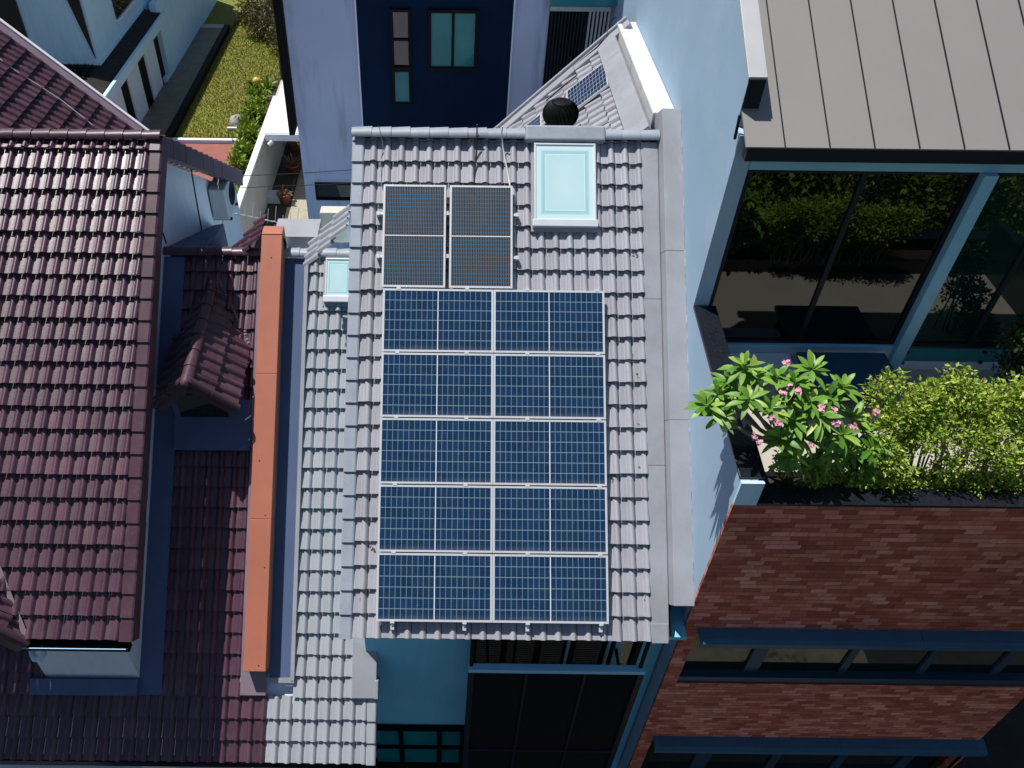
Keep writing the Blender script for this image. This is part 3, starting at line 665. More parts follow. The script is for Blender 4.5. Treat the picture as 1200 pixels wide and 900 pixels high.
# glass front
zg0, zg1 = 9.27, 12.22
colx0, colx1 = onY(1151, 200, YG).x, onY(1165, 201, YG).x
fr_ = MB(); fr_.box(3.925, 13, YG - .02, YG + .14, zg1, fz.z - .205)
fr_.box(colx0, colx1 + .03, YG - .10, YG + .14, 8.75, zg1 - .001)
fr_.box(3.925, colx0 - .001, YG - .03, YG + .14, zg0 - .09, zg0)
fro = fr_.build('glass_front_frame', MT['frame_blue'], R); bevel(fro, .006)
def win_bay(x0, x1, gm, mids, z0=zg0, z1=zg1):
    f = MB(); t = .06
    f.box(x0, x1, YG + .02, YG + .09, z1 - t, z1 - .002); f.box(x0, x1, YG + .02, YG + .09, z0 + .002, z0 + t)
    f.box(x0 + .002, x0 + t, YG + .02, YG + .09, z0 + t, z1 - t); f.box(x1 - t, x1 - .002, YG + .02, YG + .09, z0 + t, z1 - t)
    for m in mids: f.box(m - .035, m + .035, YG + .021, YG + .088, z0 + t, z1 - t)
    fo = f.build('sliding_door', MT['dark_metal'], R)
    g = MB(); g.box(x0 + .03, x1 - .03, YG + .05, YG + .062, z0 + .03, z1 - .03); g.build('pane', gm, fo)
win_bay(3.925, colx0 - .002, MT['glass_dark'], [onY(975, 300, YG + .05).x])
win_bay(colx1 + .032, 12.9, MT['glass_green'], [onY(1195, 300, YG + .05).x, 11.2], z0=9.24)
# terrace
ZF = 8.82
MB().box(3.925, 9.8, 7.30, YG + .14, ZF - .3, ZF).build('terrace_floor', MT['floor_tile'], R)
MB().box(3.925, colx0, YG - .01, YG + .13, ZF + .002, zg0 - .092).build('door_sill', MT['wall_white'], R)
ts = MB(); ts.box(colx1 + .032, 12.9, YG - .03, YG - .012, 8.98, 9.235); tso = ts.build('glass_spandrel', MT['teal_glass'], R)
for (x, y) in ((1063, 412), (1057, 424), (1154, 412), (1148, 424)):
    p = onY(x, y, YG - .03); MB().tube([p + V((0, .0, 0)), p + V((0, -.03, 0))], .028, 10).build('bolt', MT['black'], tso)
MB().box(colx1 + .032, 12.9, YG - .04, YG + .1, ZF + .002, 8.975).build('spandrel_base', MT['wall_white'], R)
# parapets and planter
pc = MB(); pc.prism([(XR - .012, YB + .05, 9.662), (XR - .012, YB + .05, 9.70), (XR - .012, YG - .03, 10.02), (XR - .012, YG - .03, 9.98)], (.33, 0, 0))
bevel(pc.build('side_parapet_cap', MT['granite'], R), .006)
pi_ = MB(); pi_.prism([(3.922, YB + .06, 8.9), (3.922, YB + .06, 9.655), (3.922, YG - .03, 9.972), (3.922, YG - .03, 8.9)], (.04, 0, 0)); pi_.build('parapet_lining', MT['granite'], R)
pe = MB(); pe.box(XR, 3.99, YB - .02, YB + .028, 9.2, 9.66); pe.build('parapet_end', MT['wall_blue'], R)
zP = onY(1000, 592, YB).z
pf = MB()
for a, b in ((3.992, 7.15), (7.155, 9.9)): pf.box(a, b, YB - .03, YB + .25, zP - .0, zP + .045)
bevel(pf.build('planter_cap', MT['granite'], R), .006)
MB().box(3.95, 9.8, 7.22, 7.30, 8.6, 9.08).build('planter_back', MT['granite'], R)
MB().box(3.965, 9.8, YB + .26, 7.218, 8.6, 9.05).build('planter_soil', MT['soil'], R)
# brick front with two window bands
def bandz(x, y): return onY(x, y, YB).z
z1a, z1b = bandz(1000, 738), bandz(1000, 801)
z2a, z2b = bandz(1000, 865), .55
XB1 = 9.85
bk = MB()
def bslab(x0, x1, z0, z1):
    y0, y1 = YB - .025, YB + .028
    bk.quad((x0, y0, z0), (x1, y0, z0), (x1, y0, z1), (x0, y0, z1), [(x0, z0), (x1, z0), (x1, z1), (x0, z1)])
    bk.quad((x0, y1, z0), (x0, y0, z0), (x0, y0, z1), (x0, y1, z1), [(0, z0), (.05, z0), (.05, z1), (0, z1)])
    bk.quad((x1, y0, z0), (x1, y1, z0), (x1, y1, z1), (x1, y0, z1), [(0, z0), (.05, z0), (.05, z1), (0, z1)])
    bk.quad((x0, y0, z0), (x0, y1, z0), (x1, y1, z0), (x1, y0, z0), [(0, 0)] * 4)
    bk.quad((x0, y0, z1), (x1, y0, z1), (x1, y1, z1), (x0, y1, z1), [(0, 0)] * 4)
bslab(XR - .002, XB1, z1a, zP - .003); bslab(XR - .002, XB1, z2a, z1b); bslab(XR - .002, XB1, 0, z2b)
xw1 = 3.93
bslab(XR - .002, xw1, z1b + .001, z1a - .001); bslab(XR - .002, 3.93, z2b + .001, z2a - .001); bslab(onY(1145, 872, YB).x - .02, XB1, z2b + .001, z2a - .001)
bk.quad((XB1, YB - .025, 0), (XB1, YB + 3, 0), (XB1, YB + 3, z2a), (XB1, YB - .025, z2a), [(0, 0), (3, 0), (3, z2a), (0, z2a)])
bk.build('brick_wall', MT['brick'], R, recalc=False)
MB().box(3.925, 9.83, YB + .30, 12, 0, 8.5).build('inner_wall', MT['dark_metal'], R)
ew = MB(); ew.box(9.72, 9.845, YB + .26, YG - .05, 0, 9.70); ew.build('end_parapet', MT['granite'], R)
rw = MB(); rw.box(9.85, 12.95, YG + .16, 14, 0, 12.15); rw.build('rear_wall', MT['wall_white'], R)
def band(za, zb, x0, x1, cuts, hood_x1, h=.17):
    f = MB(); yw = YB + .12
    f.box(x0, x1, yw - .02, yw + .06, za - .10, za - .002); f.box(x0, x1, YB + .0, yw + .06, zb + .002, zb + .16)
    for a, b in cuts: f.box(a, b, yw - .02, yw + .06, zb + .161, za - .101)
    fo = f.build('ribbon_window', MT['hood_dark'], R)
    g = MB(); g.box(x0 + .01, x1 - .01, yw + .02, yw + .035, zb + .1, za - .05); g.build('pane', MT['glass_band'], fo)
    hd = MB(); hx0 = x0 - .02
    for a, b in ((hx0, hx0 + (hood_x1 - hx0) * .56), (hx0 + (hood_x1 - hx0) * .56 + .006, hood_x1)):
        hd.prism([(a, YB + .0, za + .06), (a, YB - .20, za + .02), (a, YB - .26, za - .02), (a, YB - .26, za - .12), (a, YB - .24, za - .12), (a, YB - .23, za - .03), (a, YB + .0, za - .02)], (b - a, 0, 0))
    hd.build('hood', MT['hood'], fo)
yy = YB + .12
def ex(x, y=775): return onY(x, y, yy).x
band(z1a, z1b, xw1, XB1 - .02, [(ex(876), ex(893)), (ex(989), ex(998)), (ex(1083), ex(1092)), (ex(1172), ex(1182)), (xw1 + .001, xw1 + .07)], XB1 + .02)
xw2 = 3.92
print('b2', onY(1145, 872, YB).x)
band(z2a, z2b, xw2 + .02, onY(1145, 872, YB).x - .03, [(ex(815, 885), ex(833, 885)), (ex(905, 885), ex(915, 885)), (ex(983, 885), ex(993, 885)), (ex(1060, 885), ex(1072, 885))], onY(1145, 872, YB).x)

# ================================================================== NAVY HOUSE
YN = 19
N = thing('detached_house', 'blue grey and navy rendered house beyond the grey tiled roof', 'house', (-1, 21, 0))
xl = onY(349, 150, YN).x
MB().box(xl, 7.5, YN, 30, 0, 15).build('wall', MT['wall_grey'], N)
na, nb = onY(422, 80, YN).x, onY(597, 80, YN).x
MB().box(na, nb, YN - .05, YN - .003, 5.5, 15).build('navy_wall', MT['wall_navy'], N)
MB().box(na - .035, na - .001, YN - .07, YN - .003, 5.5, 15).build('trim_strip', MT['wall_white'], N); 
MB().box(nb + .001, nb + .035, YN - .07, YN - .003, 5.5, 15).build('trim_strip', MT['wall_white'], N)
p, q = onY(502, 80, YN), onY(561, 10, YN)
window(N, 'window', 'Y', YN - .05, p.x, q.x, p.z, q.z, 2, 1, MT['black'], MT['glass_teal'], .07, .07)
p, q = onY(461, 121, YN), onY(481, 9, YN)
zm = onY(470, 79, YN).z
window(N, 'slit_window', 'Y', YN - .05, p.x, q.x, p.z, zm, 1, 1, MT['black'], MT['glass_teal'], .06, .07)
window(N, 'slit_window', 'Y', YN - .05, p.x, q.x, zm + .003, q.z, 1, 2, MT['black'], MT['glass_black'], .06, .07)
p, q = onY(371, 233, YN), onY(420, 214, YN)
window(N, 'low_window', 'Y', YN, p.x, q.x, p.z, q.z, 1, 1, MT['black'], MT['glass_black'], .05, .05)
p, q = onY(634, 120, YN), onY(716, 4, YN)
f = MB(); f.box(p.x, q.x, YN - .06, YN - .002, p.z - 1, q.z); lo = f.build('louvre_door', MT['black'], N)
f = MB(); xx = p.x + .04; xsplit = onY(687, 30, YN).x
while xx < xsplit: f.box(xx, xx + .03, YN - .10, YN - .061, p.z - .95, q.z - .1); xx += .075
f.build('dark_slats', MT['dark_metal'], lo)
f = MB()
while xx < q.x - .03: f.box(xx, xx + .045, YN - .10, YN - .061, p.z - .95, q.z - .1); xx += .085
f.build('lit_slats', MT['coping'], lo)  # light falling on this part of the louvre is put into the pale colour
f = MB(); f.box(p.x, q.x, YN - .11, YN - .062, q.z - .14, q.z - .04); f.build('rail', MT['coping'], lo)
f = MB(); f.box(p.x - .02, q.x + .1, YN - .25, YN - .002, q.z + .02, q.z + .3); f.build('canopy', MT['teal_glass'], N)
p = onY(346, 158, YN - .1)
MB().box(p.x - .14, p.x - .01, YN - .12, YN + .6, p.z, 15).build('corner_fin', MT['black'], N)
MB().box(xl - .01, -1.0, YN - .012, YN - .0, onY(380, 203, YN).z - .02, onY(380, 203, YN).z).build('string_course', MT['wall_grey'], N)

# ================================================================== WHITE HOUSE, FAR LEFT
E = thing('white_house', 'pale blue white house with black tiled lower roof beside the lawn', 'house', (-17, 40, 0))
XE = -13.8; zf = 2.75
e1 = MB(); e1.box(XE - .3, XE, 40.7, 45.4, 0, 3.6); e1.box(XE - .3, XE - .002, 45.401, 52, 0, 3.6)
e1.box(-22, XE - 1.2, 34.5, 52, 0, 2.6); e1.build('ground_floor', MT['wall_blue'], E)
fa = MB(); fa.prism([(-13.5, 30, zf), (-13.5, 40.9, zf), (-13.5, 40.9, zf + .42), (-13.5, 30, zf + .42)], (-.14, 0, 0)); fa.box(-13.55, -13.42, 30, 40.9, zf + .42, zf + .5); fa.build('fascia', MT['wall_blue'], E)
for a, b in ((38.6, 40.0), (35.9, 37.3), (33.3, 34.7), (31, 32.2)):
    MB().box(XE - .22, XE - .15, a - .4, b - .2, 0, zf + .2).build('door_panel', MT['wall_white'], E)
MB().box(XE - .3, XE - .23, 30, 40.7, 0, zf + .2).build('door_recess', MT['black'], E)
MB().box(XE - .2, XE - .02, 40.1, 40.69, 0, .3).build('step', MT['wall_blue'], E)
xu = -14.45; yu = 34.2
lr = MB(); lr.prism([(-13.56, 30, zf + .40), (xu + .02, 30, zf + .60), (xu + .02, 30, zf + .3), (-13.56, 30, zf + .3)], (0, 10.8, 0))
lr.prism([(xu + .02, 32.4, zf + .56), (xu + .02, yu, zf + .62), (xu + .02, yu, zf + .3), (xu + .02, 32.4, zf + .3)], (-9, 0, 0))
sl_ = lr.build('lower_roof', MT['slate'], E)
rb = MB()
for i in range(14): rb.box(xu - .3 - i * .32, xu - .27 - i * .32, 32.4, yu - .02, zf + .58, zf + .66)
for i in range(5): rb.box(-20, xu - .1, 32.45 + i * .34, 32.48 + i * .34, zf + .57, zf + .645)
rb.build('tile_joints', MT['black'], sl_)
up = MB(); up.box(-22, xu, yu, 47, zf + .3, 8.0); up.box(-22, xu - .002, 47.001, 52, zf + .3, 8.0); up.build('upper_wall', MT['wall_blue'], E)
MB().box(xu - .4, xu + .05, yu - .06, 47, zf + .55, zf + .74).build('skirting', MT['wall_blue'], E)
def onE(x, y): return onY(x, y, yu)
a, b, c_2, d = onE(74, -12), onE(93, -12), onE(118, 55), onE(108, 68)
m = MB(); m.prism([V((a.x, yu - .09, a.z)), V((xu - .1, yu - .09, a.z)), V((xu - .1, yu - .09, c_2.z)), V((a.x + .55, yu - .09, d.z))], (0, .08, 0))
wnd = m.build('slit_window', MT['glass_black'], E)
m = MB(); m.box(a.x + .5, xu - .02, yu - .14, yu - .01, d.z - .14, d.z - .05); m.build('sill', MT['wall_white'], wnd)
m = MB(); p, q = onE(0, 40), onE(14, -5); m.box(p.x - .9, q.x + .1, yu - .08, yu - .002, p.z - .1, p.z + 2.2); m.build('window', MT['glass_black'], E)
p, q = onX(136, 22, xu), onX(150, 2, xu); m = MB(); m.box(xu + .002, xu + .06, p.y, q.y + .6, p.z, p.z + 1.6); m.build('window', MT['glass_black'], E)
MB().box(xu + .001, xu + .12, p.y - .1, q.y + .7, p.z - .12, p.z - .02).build('sill', MT['wall_white'], E)

# ================================================================== GROUND
def sheet(name, m, pts, z): return tag(MB().poly([(x, y, z) for x, y in pts]).build(name, m), kind='structure')
sheet('ground', MT['asphalt'], [(-400, -200), (400, -200), (400, 700), (-400, 700)], -.02)
sheet('lawn', MT['lawn'], [(-12.4, 34.3), (-7.2, 34.3), (-7.2, 70), (-40, 70), (-40, 47.3), (-12.4, 47.3)], .0)
sheet('patio', MT['path'], [(-13.9, 28), (-12.4, 28), (-12.4, 47.3), (-13.9, 47.3)], .10)
pk = MB(); pk.box(-12.42, -12.12, 28, 47.4, -.02, .28); tag(pk.build('patio_kerb', MT['black']), kind='structure')
pk = MB(); pk.box(-14.0, -12.42, 47.3, 47.8, -.02, .13); tag(pk.build('patio_step', MT['floor_tile']), kind='structure')
sheet('red_driveway', MT['red_paving'], [(-14, 24), (-7.9, 24), (-7.9, 33.9), (-14, 33.9)], .004)
sheet('garden_bed', MT['soil'], [(-8.75, 25), (-7.2, 25), (-7.2, 41), (-8.6, 41)], .006)
sheet('passage_bed', MT['soil'], [(-7.05, 20), (-6.1, 20), (-6.1, 33), (-7.05, 33)], .010)
sheet('gravel_path', MT['gravel'], [(-7.1, 20), (-3.6, 20), (-3.6, 33), (-7.1, 33)], .004)
sheet('driveway', MT['path'], [(3.95, -8), (9.8, -8), (9.8, 6.5), (3.95, 6.5)], .004)
def lowwall(name, x0, x1, y0, y1, h, m, label):
    return tag(bevel(MB().box(x0, x1, y0, y1, -.02, h).build(name, m), .01), label, 'kerb wall')
lowwall('low_wall', -12.1, -8.8, 33.95, 34.15, .16, MT['wall_white'], 'low white edging wall along the near end of the lawn')
lowwall('drain_edge', -12.1, -8.8, 34.16, 34.32, .12, MT['black'], 'thin black drain edge between lawn and white edging')
W = thing('garden_wall', 'beige garden wall with bright white top beside the narrow passage', 'wall', (-7.15, 28, 0))
MB().box(-7.2, -7.05, 22, 35.4, 0, 2.30).build('wall_face', MT['wall_garden'], W)
MB().box(-7.25, -7.02, 22, 33.6, 2.301, 2.38).build('coping', MT['white'], W)
cn = thing('canopy', 'flat white canopy slab on top of the garden wall', 'canopy', (-6, 32, 2.4))
bevel(MB().box(-7.02, -4.0, 30.0, 35.2, 2.39, 2.5).build('slab', MT['white'], cn), .01)
MB().box(-7.0, -4.0, 29.94, 29.998, 2.2, 2.47).build('fascia', MT['wall_white'], cn)
MB().tube([(-6.7, 29.8, 2.25), (-6.85, 29.7, 2.15)], .08, 10).build('spotlight', MT['white'], cn)
gp = onZ(331, 88, 3.0)
tag(MB().box(-7.2, -7.17, 35.4, 37.2, .0, 3.2).build('glass_screen', MT['glass_green']), 'small green glass screen standing beyond the white canopy', 'screen')

# ------------------------------------------------------------------ foliage
def leaf(mb, p, d, n, L, Wd, r, fold=.18, droop=.0):
    d = d.normalized(); s = d.cross(n)
    if s.length < 1e-3: s = V((1, 0, 0))
    s.normalize(); n = s.cross(d)
    m1 = p + d * (L * .5) - n * (droop * L * .25); e = p + d * L - n * (droop * L)
    a = m1 + s * Wd * .5 + n * (fold * Wd); b = m1 - s * Wd * .5 + n * (fold * Wd)
    mb.add([p, a, e, m1, b], [(0, 3, 1), (1, 3, 2), (0, 4, 3), (4, 2, 3)], False, [(r, 0)] * 5)
def big_leaf(mb, p, d, n, L, Wd, r, droop=.3):
    d = d.normalized(); s = d.cross(n); s.normalize(); n = s.cross(d)
    P = []; K = 5
    for i in range(K + 1):
        t = i / K; w = Wd * .5 * (sin(pi * min(1, t * .92 + .06)) ** .8) * (1 if t < 1 else .05)
        c = p + d * (L * t) - V((0, 0, 1)) * (droop * L * t * t) ; f = n * (.22 * w)
        P += [c + s * w + f, c, c - s * w + f]
    F = []
    for i in range(K):
        q = i * 3; F += [(q, q + 1, q + 4, q + 3), (q + 1, q + 2, q + 5, q + 4)]
    mb.add(P, F, True, [(r, 0)] * len(P))
def rdir(rnd, zmin=-1):
    while True:
        v = V((rnd.uniform(-1, 1), rnd.uniform(-1, 1), rnd.uniform(zmin, 1)))
        if .05 < v.length < 1: return v.normalized()

# frangipani on the terrace
fr = random.Random(21)
fb0 = V((4.75, 7.15, 9.05))
FT = thing('frangipani_tree', 'frangipani with broad leaf rosettes and pink flowers at the terrace corner', 'tree', fb0)
ros = [(829, 478, 7.15), (856, 452, 7.4), (862, 470, 7.3), (884, 445, 7.3), (909, 445, 7.4), (930, 452, 7.3), (950, 436, 7.5), (986, 457, 7.4), (948, 474, 7.1), (930, 495, 7.0), (941, 515, 6.95),
       (902, 483, 7.0), (999, 492, 7.3), (974, 530, 7.0), (997, 527, 7.05), (1020, 527, 7.0), (913, 515, 6.9), (969, 508, 7.1), (955, 545, 6.9), (844, 488, 7.1), (925, 535, 6.9), (1010, 545, 7.0), (968, 470, 7.3), (878, 470, 7.0), (842, 466, 7.3), (872, 432, 7.4), (925, 470, 7.2), (960, 490, 7.0), (985, 512, 7.0), (1012, 510, 7.2), (935, 545, 6.95), (1000, 555, 7.0)]
lv = MB(); tk = MB(); fl_ = MB()
stems = [V((4.62, 7.1, 9.05)), V((4.85, 7.2, 9.05)), V((5.1, 7.1, 9.05))]
forks = [V((4.45, 7.1, 9.75)), V((4.9, 7.2, 9.85)), V((5.35, 7.2, 9.7))]
for a, b in zip(stems, forks): tk.tube([a, a.lerp(b, .5) + V((fr.uniform(-.06, .06), .03, 0)), b], .05, 8, .035)
for (x, y, Y_) in ros:
    c = onY(x, y, Y_ + .1)
    k = min(range(3), key=lambda i: (forks[i] - c).length); f0 = forks[k]
    tk.tube([f0, f0.lerp(c, .5) + V((fr.uniform(-.06, .06), fr.uniform(-.05, .05), -.06)), c], .03, 7, .02)
    ax = ((c - f0).normalized() * .5 + V((0, -.15, .8))).normalized()
    sd = ax.cross(V((1, .2, 0))).normalized(); s2 = ax.cross(sd)
    nl = fr.randint(13, 17); off = fr.uniform(0, 6)
    for i in range(nl):
        t = off + i * 2.4; el = fr.uniform(-.1, .75) if i < nl - 3 else 1.0
        d = (sd * cos(t) + s2 * sin(t)) * cos(el) + ax * sin(el)
        big_leaf(lv, c + d * .015 + ax * (i * .004), d, ax, fr.uniform(.20, .31), fr.uniform(.060, .085), min(1, max(0, fr.gauss(.5, .25))), fr.uniform(.1, .4))
    if False:
        for q in range(0):
            pf_ = c + ax * fr.uniform(.05, .14) + rdir(fr) * .09; nn = (rdir(fr, .1) + V((0, -.5, .5))).normalized(); a1 = nn.cross(V((1, 0, 0))).normalized(); a2 = nn.cross(a1)
            for j in range(5):
                t = j * 2 * pi / 5; d = a1 * cos(t) + a2 * sin(t); leaf(fl_, pf_, d + nn * .25, nn, .045, .034, 0)
tk.build('trunk', MT['bark'], FT); lv.build('leaves', MT['leaf_frangipani'], FT, recalc=False)
for (x, y, Y_) in ((917, 460, 6.85), (935, 458, 6.8), (924, 453, 6.85), (905, 490, 6.7), (962, 478, 6.8), (980, 496, 6.85), (889, 518, 6.7), (950, 523, 6.7), (1000, 500, 6.8), (922, 424, 7.3), (884, 511, 6.7), (977, 480, 6.8), (913, 497, 6.75), (1026, 483, 7.0)):
    c = onY(x, y, Y_); fl_ = MB()
    for q in range(fr.randint(4, 6)):
        pf_ = c + rdir(fr) * .03; nn = (rdir(fr, .1) + V((0, -.6, .6))).normalized(); a1 = nn.cross(V((1, 0, 0))).normalized(); a2 = nn.cross(a1)
        for j in range(5):
            t = j * 2 * pi / 5; d = a1 * cos(t) + a2 * sin(t); leaf(fl_, pf_, d + nn * .25, nn, .032, .026, 0)
    fl_.build('flower_cluster', MT['petal'], FT, recalc=False)

def shrub(name, label, cat, base, blobs, nleaf, L, Wd, m, bark, seed, stems=8, up=.5, group=None, sr=.014):
    rnd = random.Random(seed); base = V(base)
    T = thing(name, label, cat, base, group)
    lf_ = MB(); st_ = MB()
    tot = sum(b[1] ** 2 for b in blobs)
    for c, r in blobs:
        c = V(c)
        for i in range(int(nleaf * r * r / tot)):
            d = rdir(rnd); q = c + d * (r * rnd.random() ** .45) * (1 + .25 * sin(d.x * 7 + d.z * 9))
            dd = (d * .6 + rdir(rnd) * .8 + V((0, 0, up * .4))).normalized()
            leaf(lf_, q, dd, (V((0, 0, 1)) + rdir(rnd) * .7).normalized(), L * rnd.uniform(.45, 1.4), Wd * rnd.uniform(.7, 1.2), min(1, max(0, rnd.gauss(.5, .22))))
    for i in range(stems):
        c, r = blobs[rnd.randrange(len(blobs))]; c = V(c) + rdir(rnd) * r * .5; b = base + V((rnd.uniform(-.3, .3), rnd.uniform(-.1, .1), 0)); b.x = b.x * .35 + c.x * .65
        st_.tube([b, b.lerp(c, .5) + rdir(rnd) * .07, c], sr, 6, sr * .4)
    st_.build('stems', bark, T); lf_.build('foliage', m, T, recalc=False)
    return T
rnd = random.Random(5)
def hblobs(x0, x1, n, ytop, ybot, seed):
    r_ = random.Random(seed); out = []
    for i in range(n):
        x = x0 + (x1 - x0) * (i + r_.random()) / n; t = r_.random()
        Yp = 7.0 + t * .75; y = ybot - (ybot - ytop) * (t * .8 + r_.uniform(0, .25))
        out.append((onY(x, y, Yp), r_.uniform(.17, .30)))
    return out
shrub('hedge_shrub', 'lime green leafy shrub in the planter touching the frangipani', 'shrub', (6.15, 7.3, 9.05), hblobs(1030, 1095, 15, 445, 560, 1), 5200, .066, .034, MT['leaf_hedge'], MT['bark'], 11, 16)
shrub('hedge_shrub', 'lime green leafy shrub in the middle of the planter hedge', 'shrub', (6.85, 7.3, 9.05), hblobs(1085, 1150, 15, 440, 560, 2), 5000, .060, .036, MT['leaf_hedge'], MT['bark'], 12, 16)
shrub('hedge_shrub', 'lime green leafy shrub at the right end of the planter hedge', 'shrub', (7.7, 7.3, 9.05), hblobs(1140, 1240, 20, 455, 560, 3), 7000, .064, .034, MT['leaf_hedge'], MT['bark'], 13, 16)
bl = [(onY(x, y, Y_), .16) for x, y, Y_ in ((985, 545, 7.15), (1035, 550, 7.15), (1010, 535, 7.2), (955, 545, 7.1), (1060, 570, 6.95), (1100, 570, 6.95), (1150, 570, 6.95), (1185, 568, 6.95), (1010, 570, 6.95), (950, 560, 6.98), (1000, 562, 7.0), (1040, 562, 7.0), (975, 555, 7.1), (1080, 565, 7.0), (1130, 565, 7.0), (920, 545, 7.1))]
shrub('low_shrub', 'low bushy ground shrub under the frangipani and hedge', 'shrub', (5.6, 7.1, 9.05), bl, 4200, .055, .034, MT['leaf_hedge'], MT['bark'], 14, 8)
bl = [(onY(x, y, 8.9), .22) for x, y in ((1196, 395), (1205, 430), (1188, 425), (1200, 455), (1210, 390), (1196, 480), (1215, 470))]
shrub('dark_shrub', 'dark green potted shrub in front of the green tinted glass', 'shrub', (8.6, 8.9, ZF), bl, 3600, .07, .04, MT['leaf_dark'], MT['bark_dark'], 15, 6)
# bench on the terrace
zt_ = 9.22
t0, t1 = onZ(932, 409, zt_), onZ(1043, 409, zt_); t2 = onZ(1062, 457, zt_); yb0 = t2.y
TB = thing('terrace_bench', 'wide dark blue slate bench against the terrace glass', 'bench', ((t0.x + t1.x) / 2, 9.3, ZF))
bevel(MB().box(t0.x, t2.x, yb0, YG - .12, zt_ - .07, zt_).build('top', MT['hood'], TB), .008)
for x in (t0.x + .1, t2.x - .2): MB().box(x, x + .1, yb0 + .06, YG - .2, ZF, zt_ - .071).build('leg', MT['dark_metal'], TB)
LG = MB().box(3.97, t0.x - .06, 9.25, YG - .04, ZF + .002, ZF + .30).build('concrete_ledge', MT['wall_white']); tag(bevel(LG, .01), 'pale concrete ledge below the terrace glass, left of the bench', 'ledge')

# ------------------------------------------------------------------ solar panels
def panel_parts(T, w, h, m, fmat, split, fw_=.03, th=.04):
    f = MB(); f.box(0, w, 0, fw_, -th, .004); f.box(0, w, h - fw_, h, -th, .004); f.box(0, fw_, fw_, h - fw_, -th, .004); f.box(w - fw_, w, fw_, h - fw_, -th, .004)
    f.build('frame', fmat, T, world=False)
    g = MB(); m0 = fw_ * .8
    g.add([(m0, m0, 0), (w - m0, m0, 0), (w - m0, h - m0, 0), (m0, h - m0, 0)], [(0, 1, 2, 3)], False, [(0, 0), (1, 0), (1, 1), (0, 1)])
    g.build('cells', m, T, world=False, recalc=False)
    s = MB()
    if split == 'x': s.box(w / 2 - .007, w / 2 + .007, fw_, h - fw_, .0005, .0022)
    if split == 'y': s.box(fw_, w - fw_, h / 2 - .007, h / 2 + .007, .0005, .0022)
    if split: s.build('centre_strip', MT['white'], T, world=False)
    bk_ = MB(); bk_.box(fw_, w - fw_, fw_, h - fw_, -.012, -.006); bk_.build('backsheet', MT['white'], T, world=False)
PW_ = .19
a = FM.px(447, 338, PW_); b = FM.px(706, 341, PW_); c = FM.px(715.5, 730, PW_); d = FM.px(442.5, 729, PW_)
pu0 = (a[0] + d[0]) / 2; pu1 = (b[0] + c[0]) / 2; pv1 = (a[1] + b[1]) / 2; pv0 = (c[1] + d[1]) / 2
gap = .018; cw = (pu1 - pu0 - .005) / 2; rh = (pv1 - pv0 - 4 * gap) / 5
order = ['topmost', 'second', 'third', 'fourth', 'lowest']
first = None
for i in range(5):
    for j in range(2):
        v = pv1 - (i + 1) * rh - i * gap; u = pu0 + j * (cw + .005)
        m = FM.mat(u, v, PW_)
        lab = 'blue solar panel in the %s of five rows, %s column of the big array' % (['top', 'second', 'middle', 'fourth', 'bottom'][i], ['left', 'right'][j])
        if first is None:
            first = thing('solar_panel', lab, 'solar panel', group='blue solar panels of the big array', m=m); panel_parts(first, cw, rh, MT['pv'], MT['alu'], 'x')
        else:
            o = copy_tree(first); o.matrix_world = m; o['label'] = lab
g2 = None
for k, (xa, xb, ya, yb_) in enumerate(((447, 523, 217, 336), (526, 602, 218, 337))):
    p = FM.px(xa, yb_, PW_); q = FM.px(xb, ya, PW_)
    lab = ['dusty black solar panel on the left of the upper pair', 'dusty black solar panel on the right, nearer the skylight'][k]
    m = FM.mat(p[0], p[1], PW_)
    if g2 is None:
        g2 = thing('solar_panel', lab, 'solar panel', group='dusty upper solar panels', m=m); w_, h_ = q[0] - p[0], q[1] - p[1]; panel_parts(g2, w_, h_, MT['pv_mono'], MT['alu'], 'y')
    else: o = copy_tree(g2); o.matrix_world = m; o['label'] = lab
# rails and clamps
def rail(label, u, v0, v1, clamps, horizontal=False, u1=None):
    T = thing('mounting_rail', label, 'rail', m=FM.mat(u, v0, 0), group='aluminium rails under the solar panels')
    mb = MB()
    if not horizontal: mb.box(-.02, .02, 0, v1 - v0, .03, .148); mb.box(-.026, .026, -.015, .05, .0, .152)
    else: mb.box(0, u1 - u, -.02, .02, .03, .148); mb.box(-.02, .03, -.028, .028, .0, .16); mb.box(u1 - u - .03, u1 - u + .02, -.028, .028, .0, .16)
    mb.build('bar', MT['alu'], T, world=False)
    for cv in clamps:
        cc = MB()
        if not horizontal: cc.box(-.03, .03, cv - v0 - .018, cv - v0 + .018, .149, .199)
        else: cc.box(cv - u - .016, cv - u + .016, -.03, .03, .149, .199)
        cc.build('clamp', MT['alu'], T, world=False)
cl_v = [pv1 - i * (rh + gap) + gap / 2 for i in range(6)]
for x, w in ((460, 'far left'), (544, 'centre left'), (617.5, 'centre right'), (703, 'far right')):
    u = FM.px(x, 734, .08)[0]
    rail('%s aluminium rail poking out below the big solar array' % w, u, pv0 - .11, pv1 + .03, cl_v)
for y, w in ((252, 'upper'), (302, 'lower')):
    v = FM.px(525, y, .1)[1]; u0_ = FM.px(443, y, .1)[0]; u1_ = FM.px(606, y, .1)[0]; mid = FM.px(524.5, y, .12)[0]
    rail('%s aluminium rail crossing under the dusty pair of panels' % w, u0_, v, v, [mid], True, u1_)
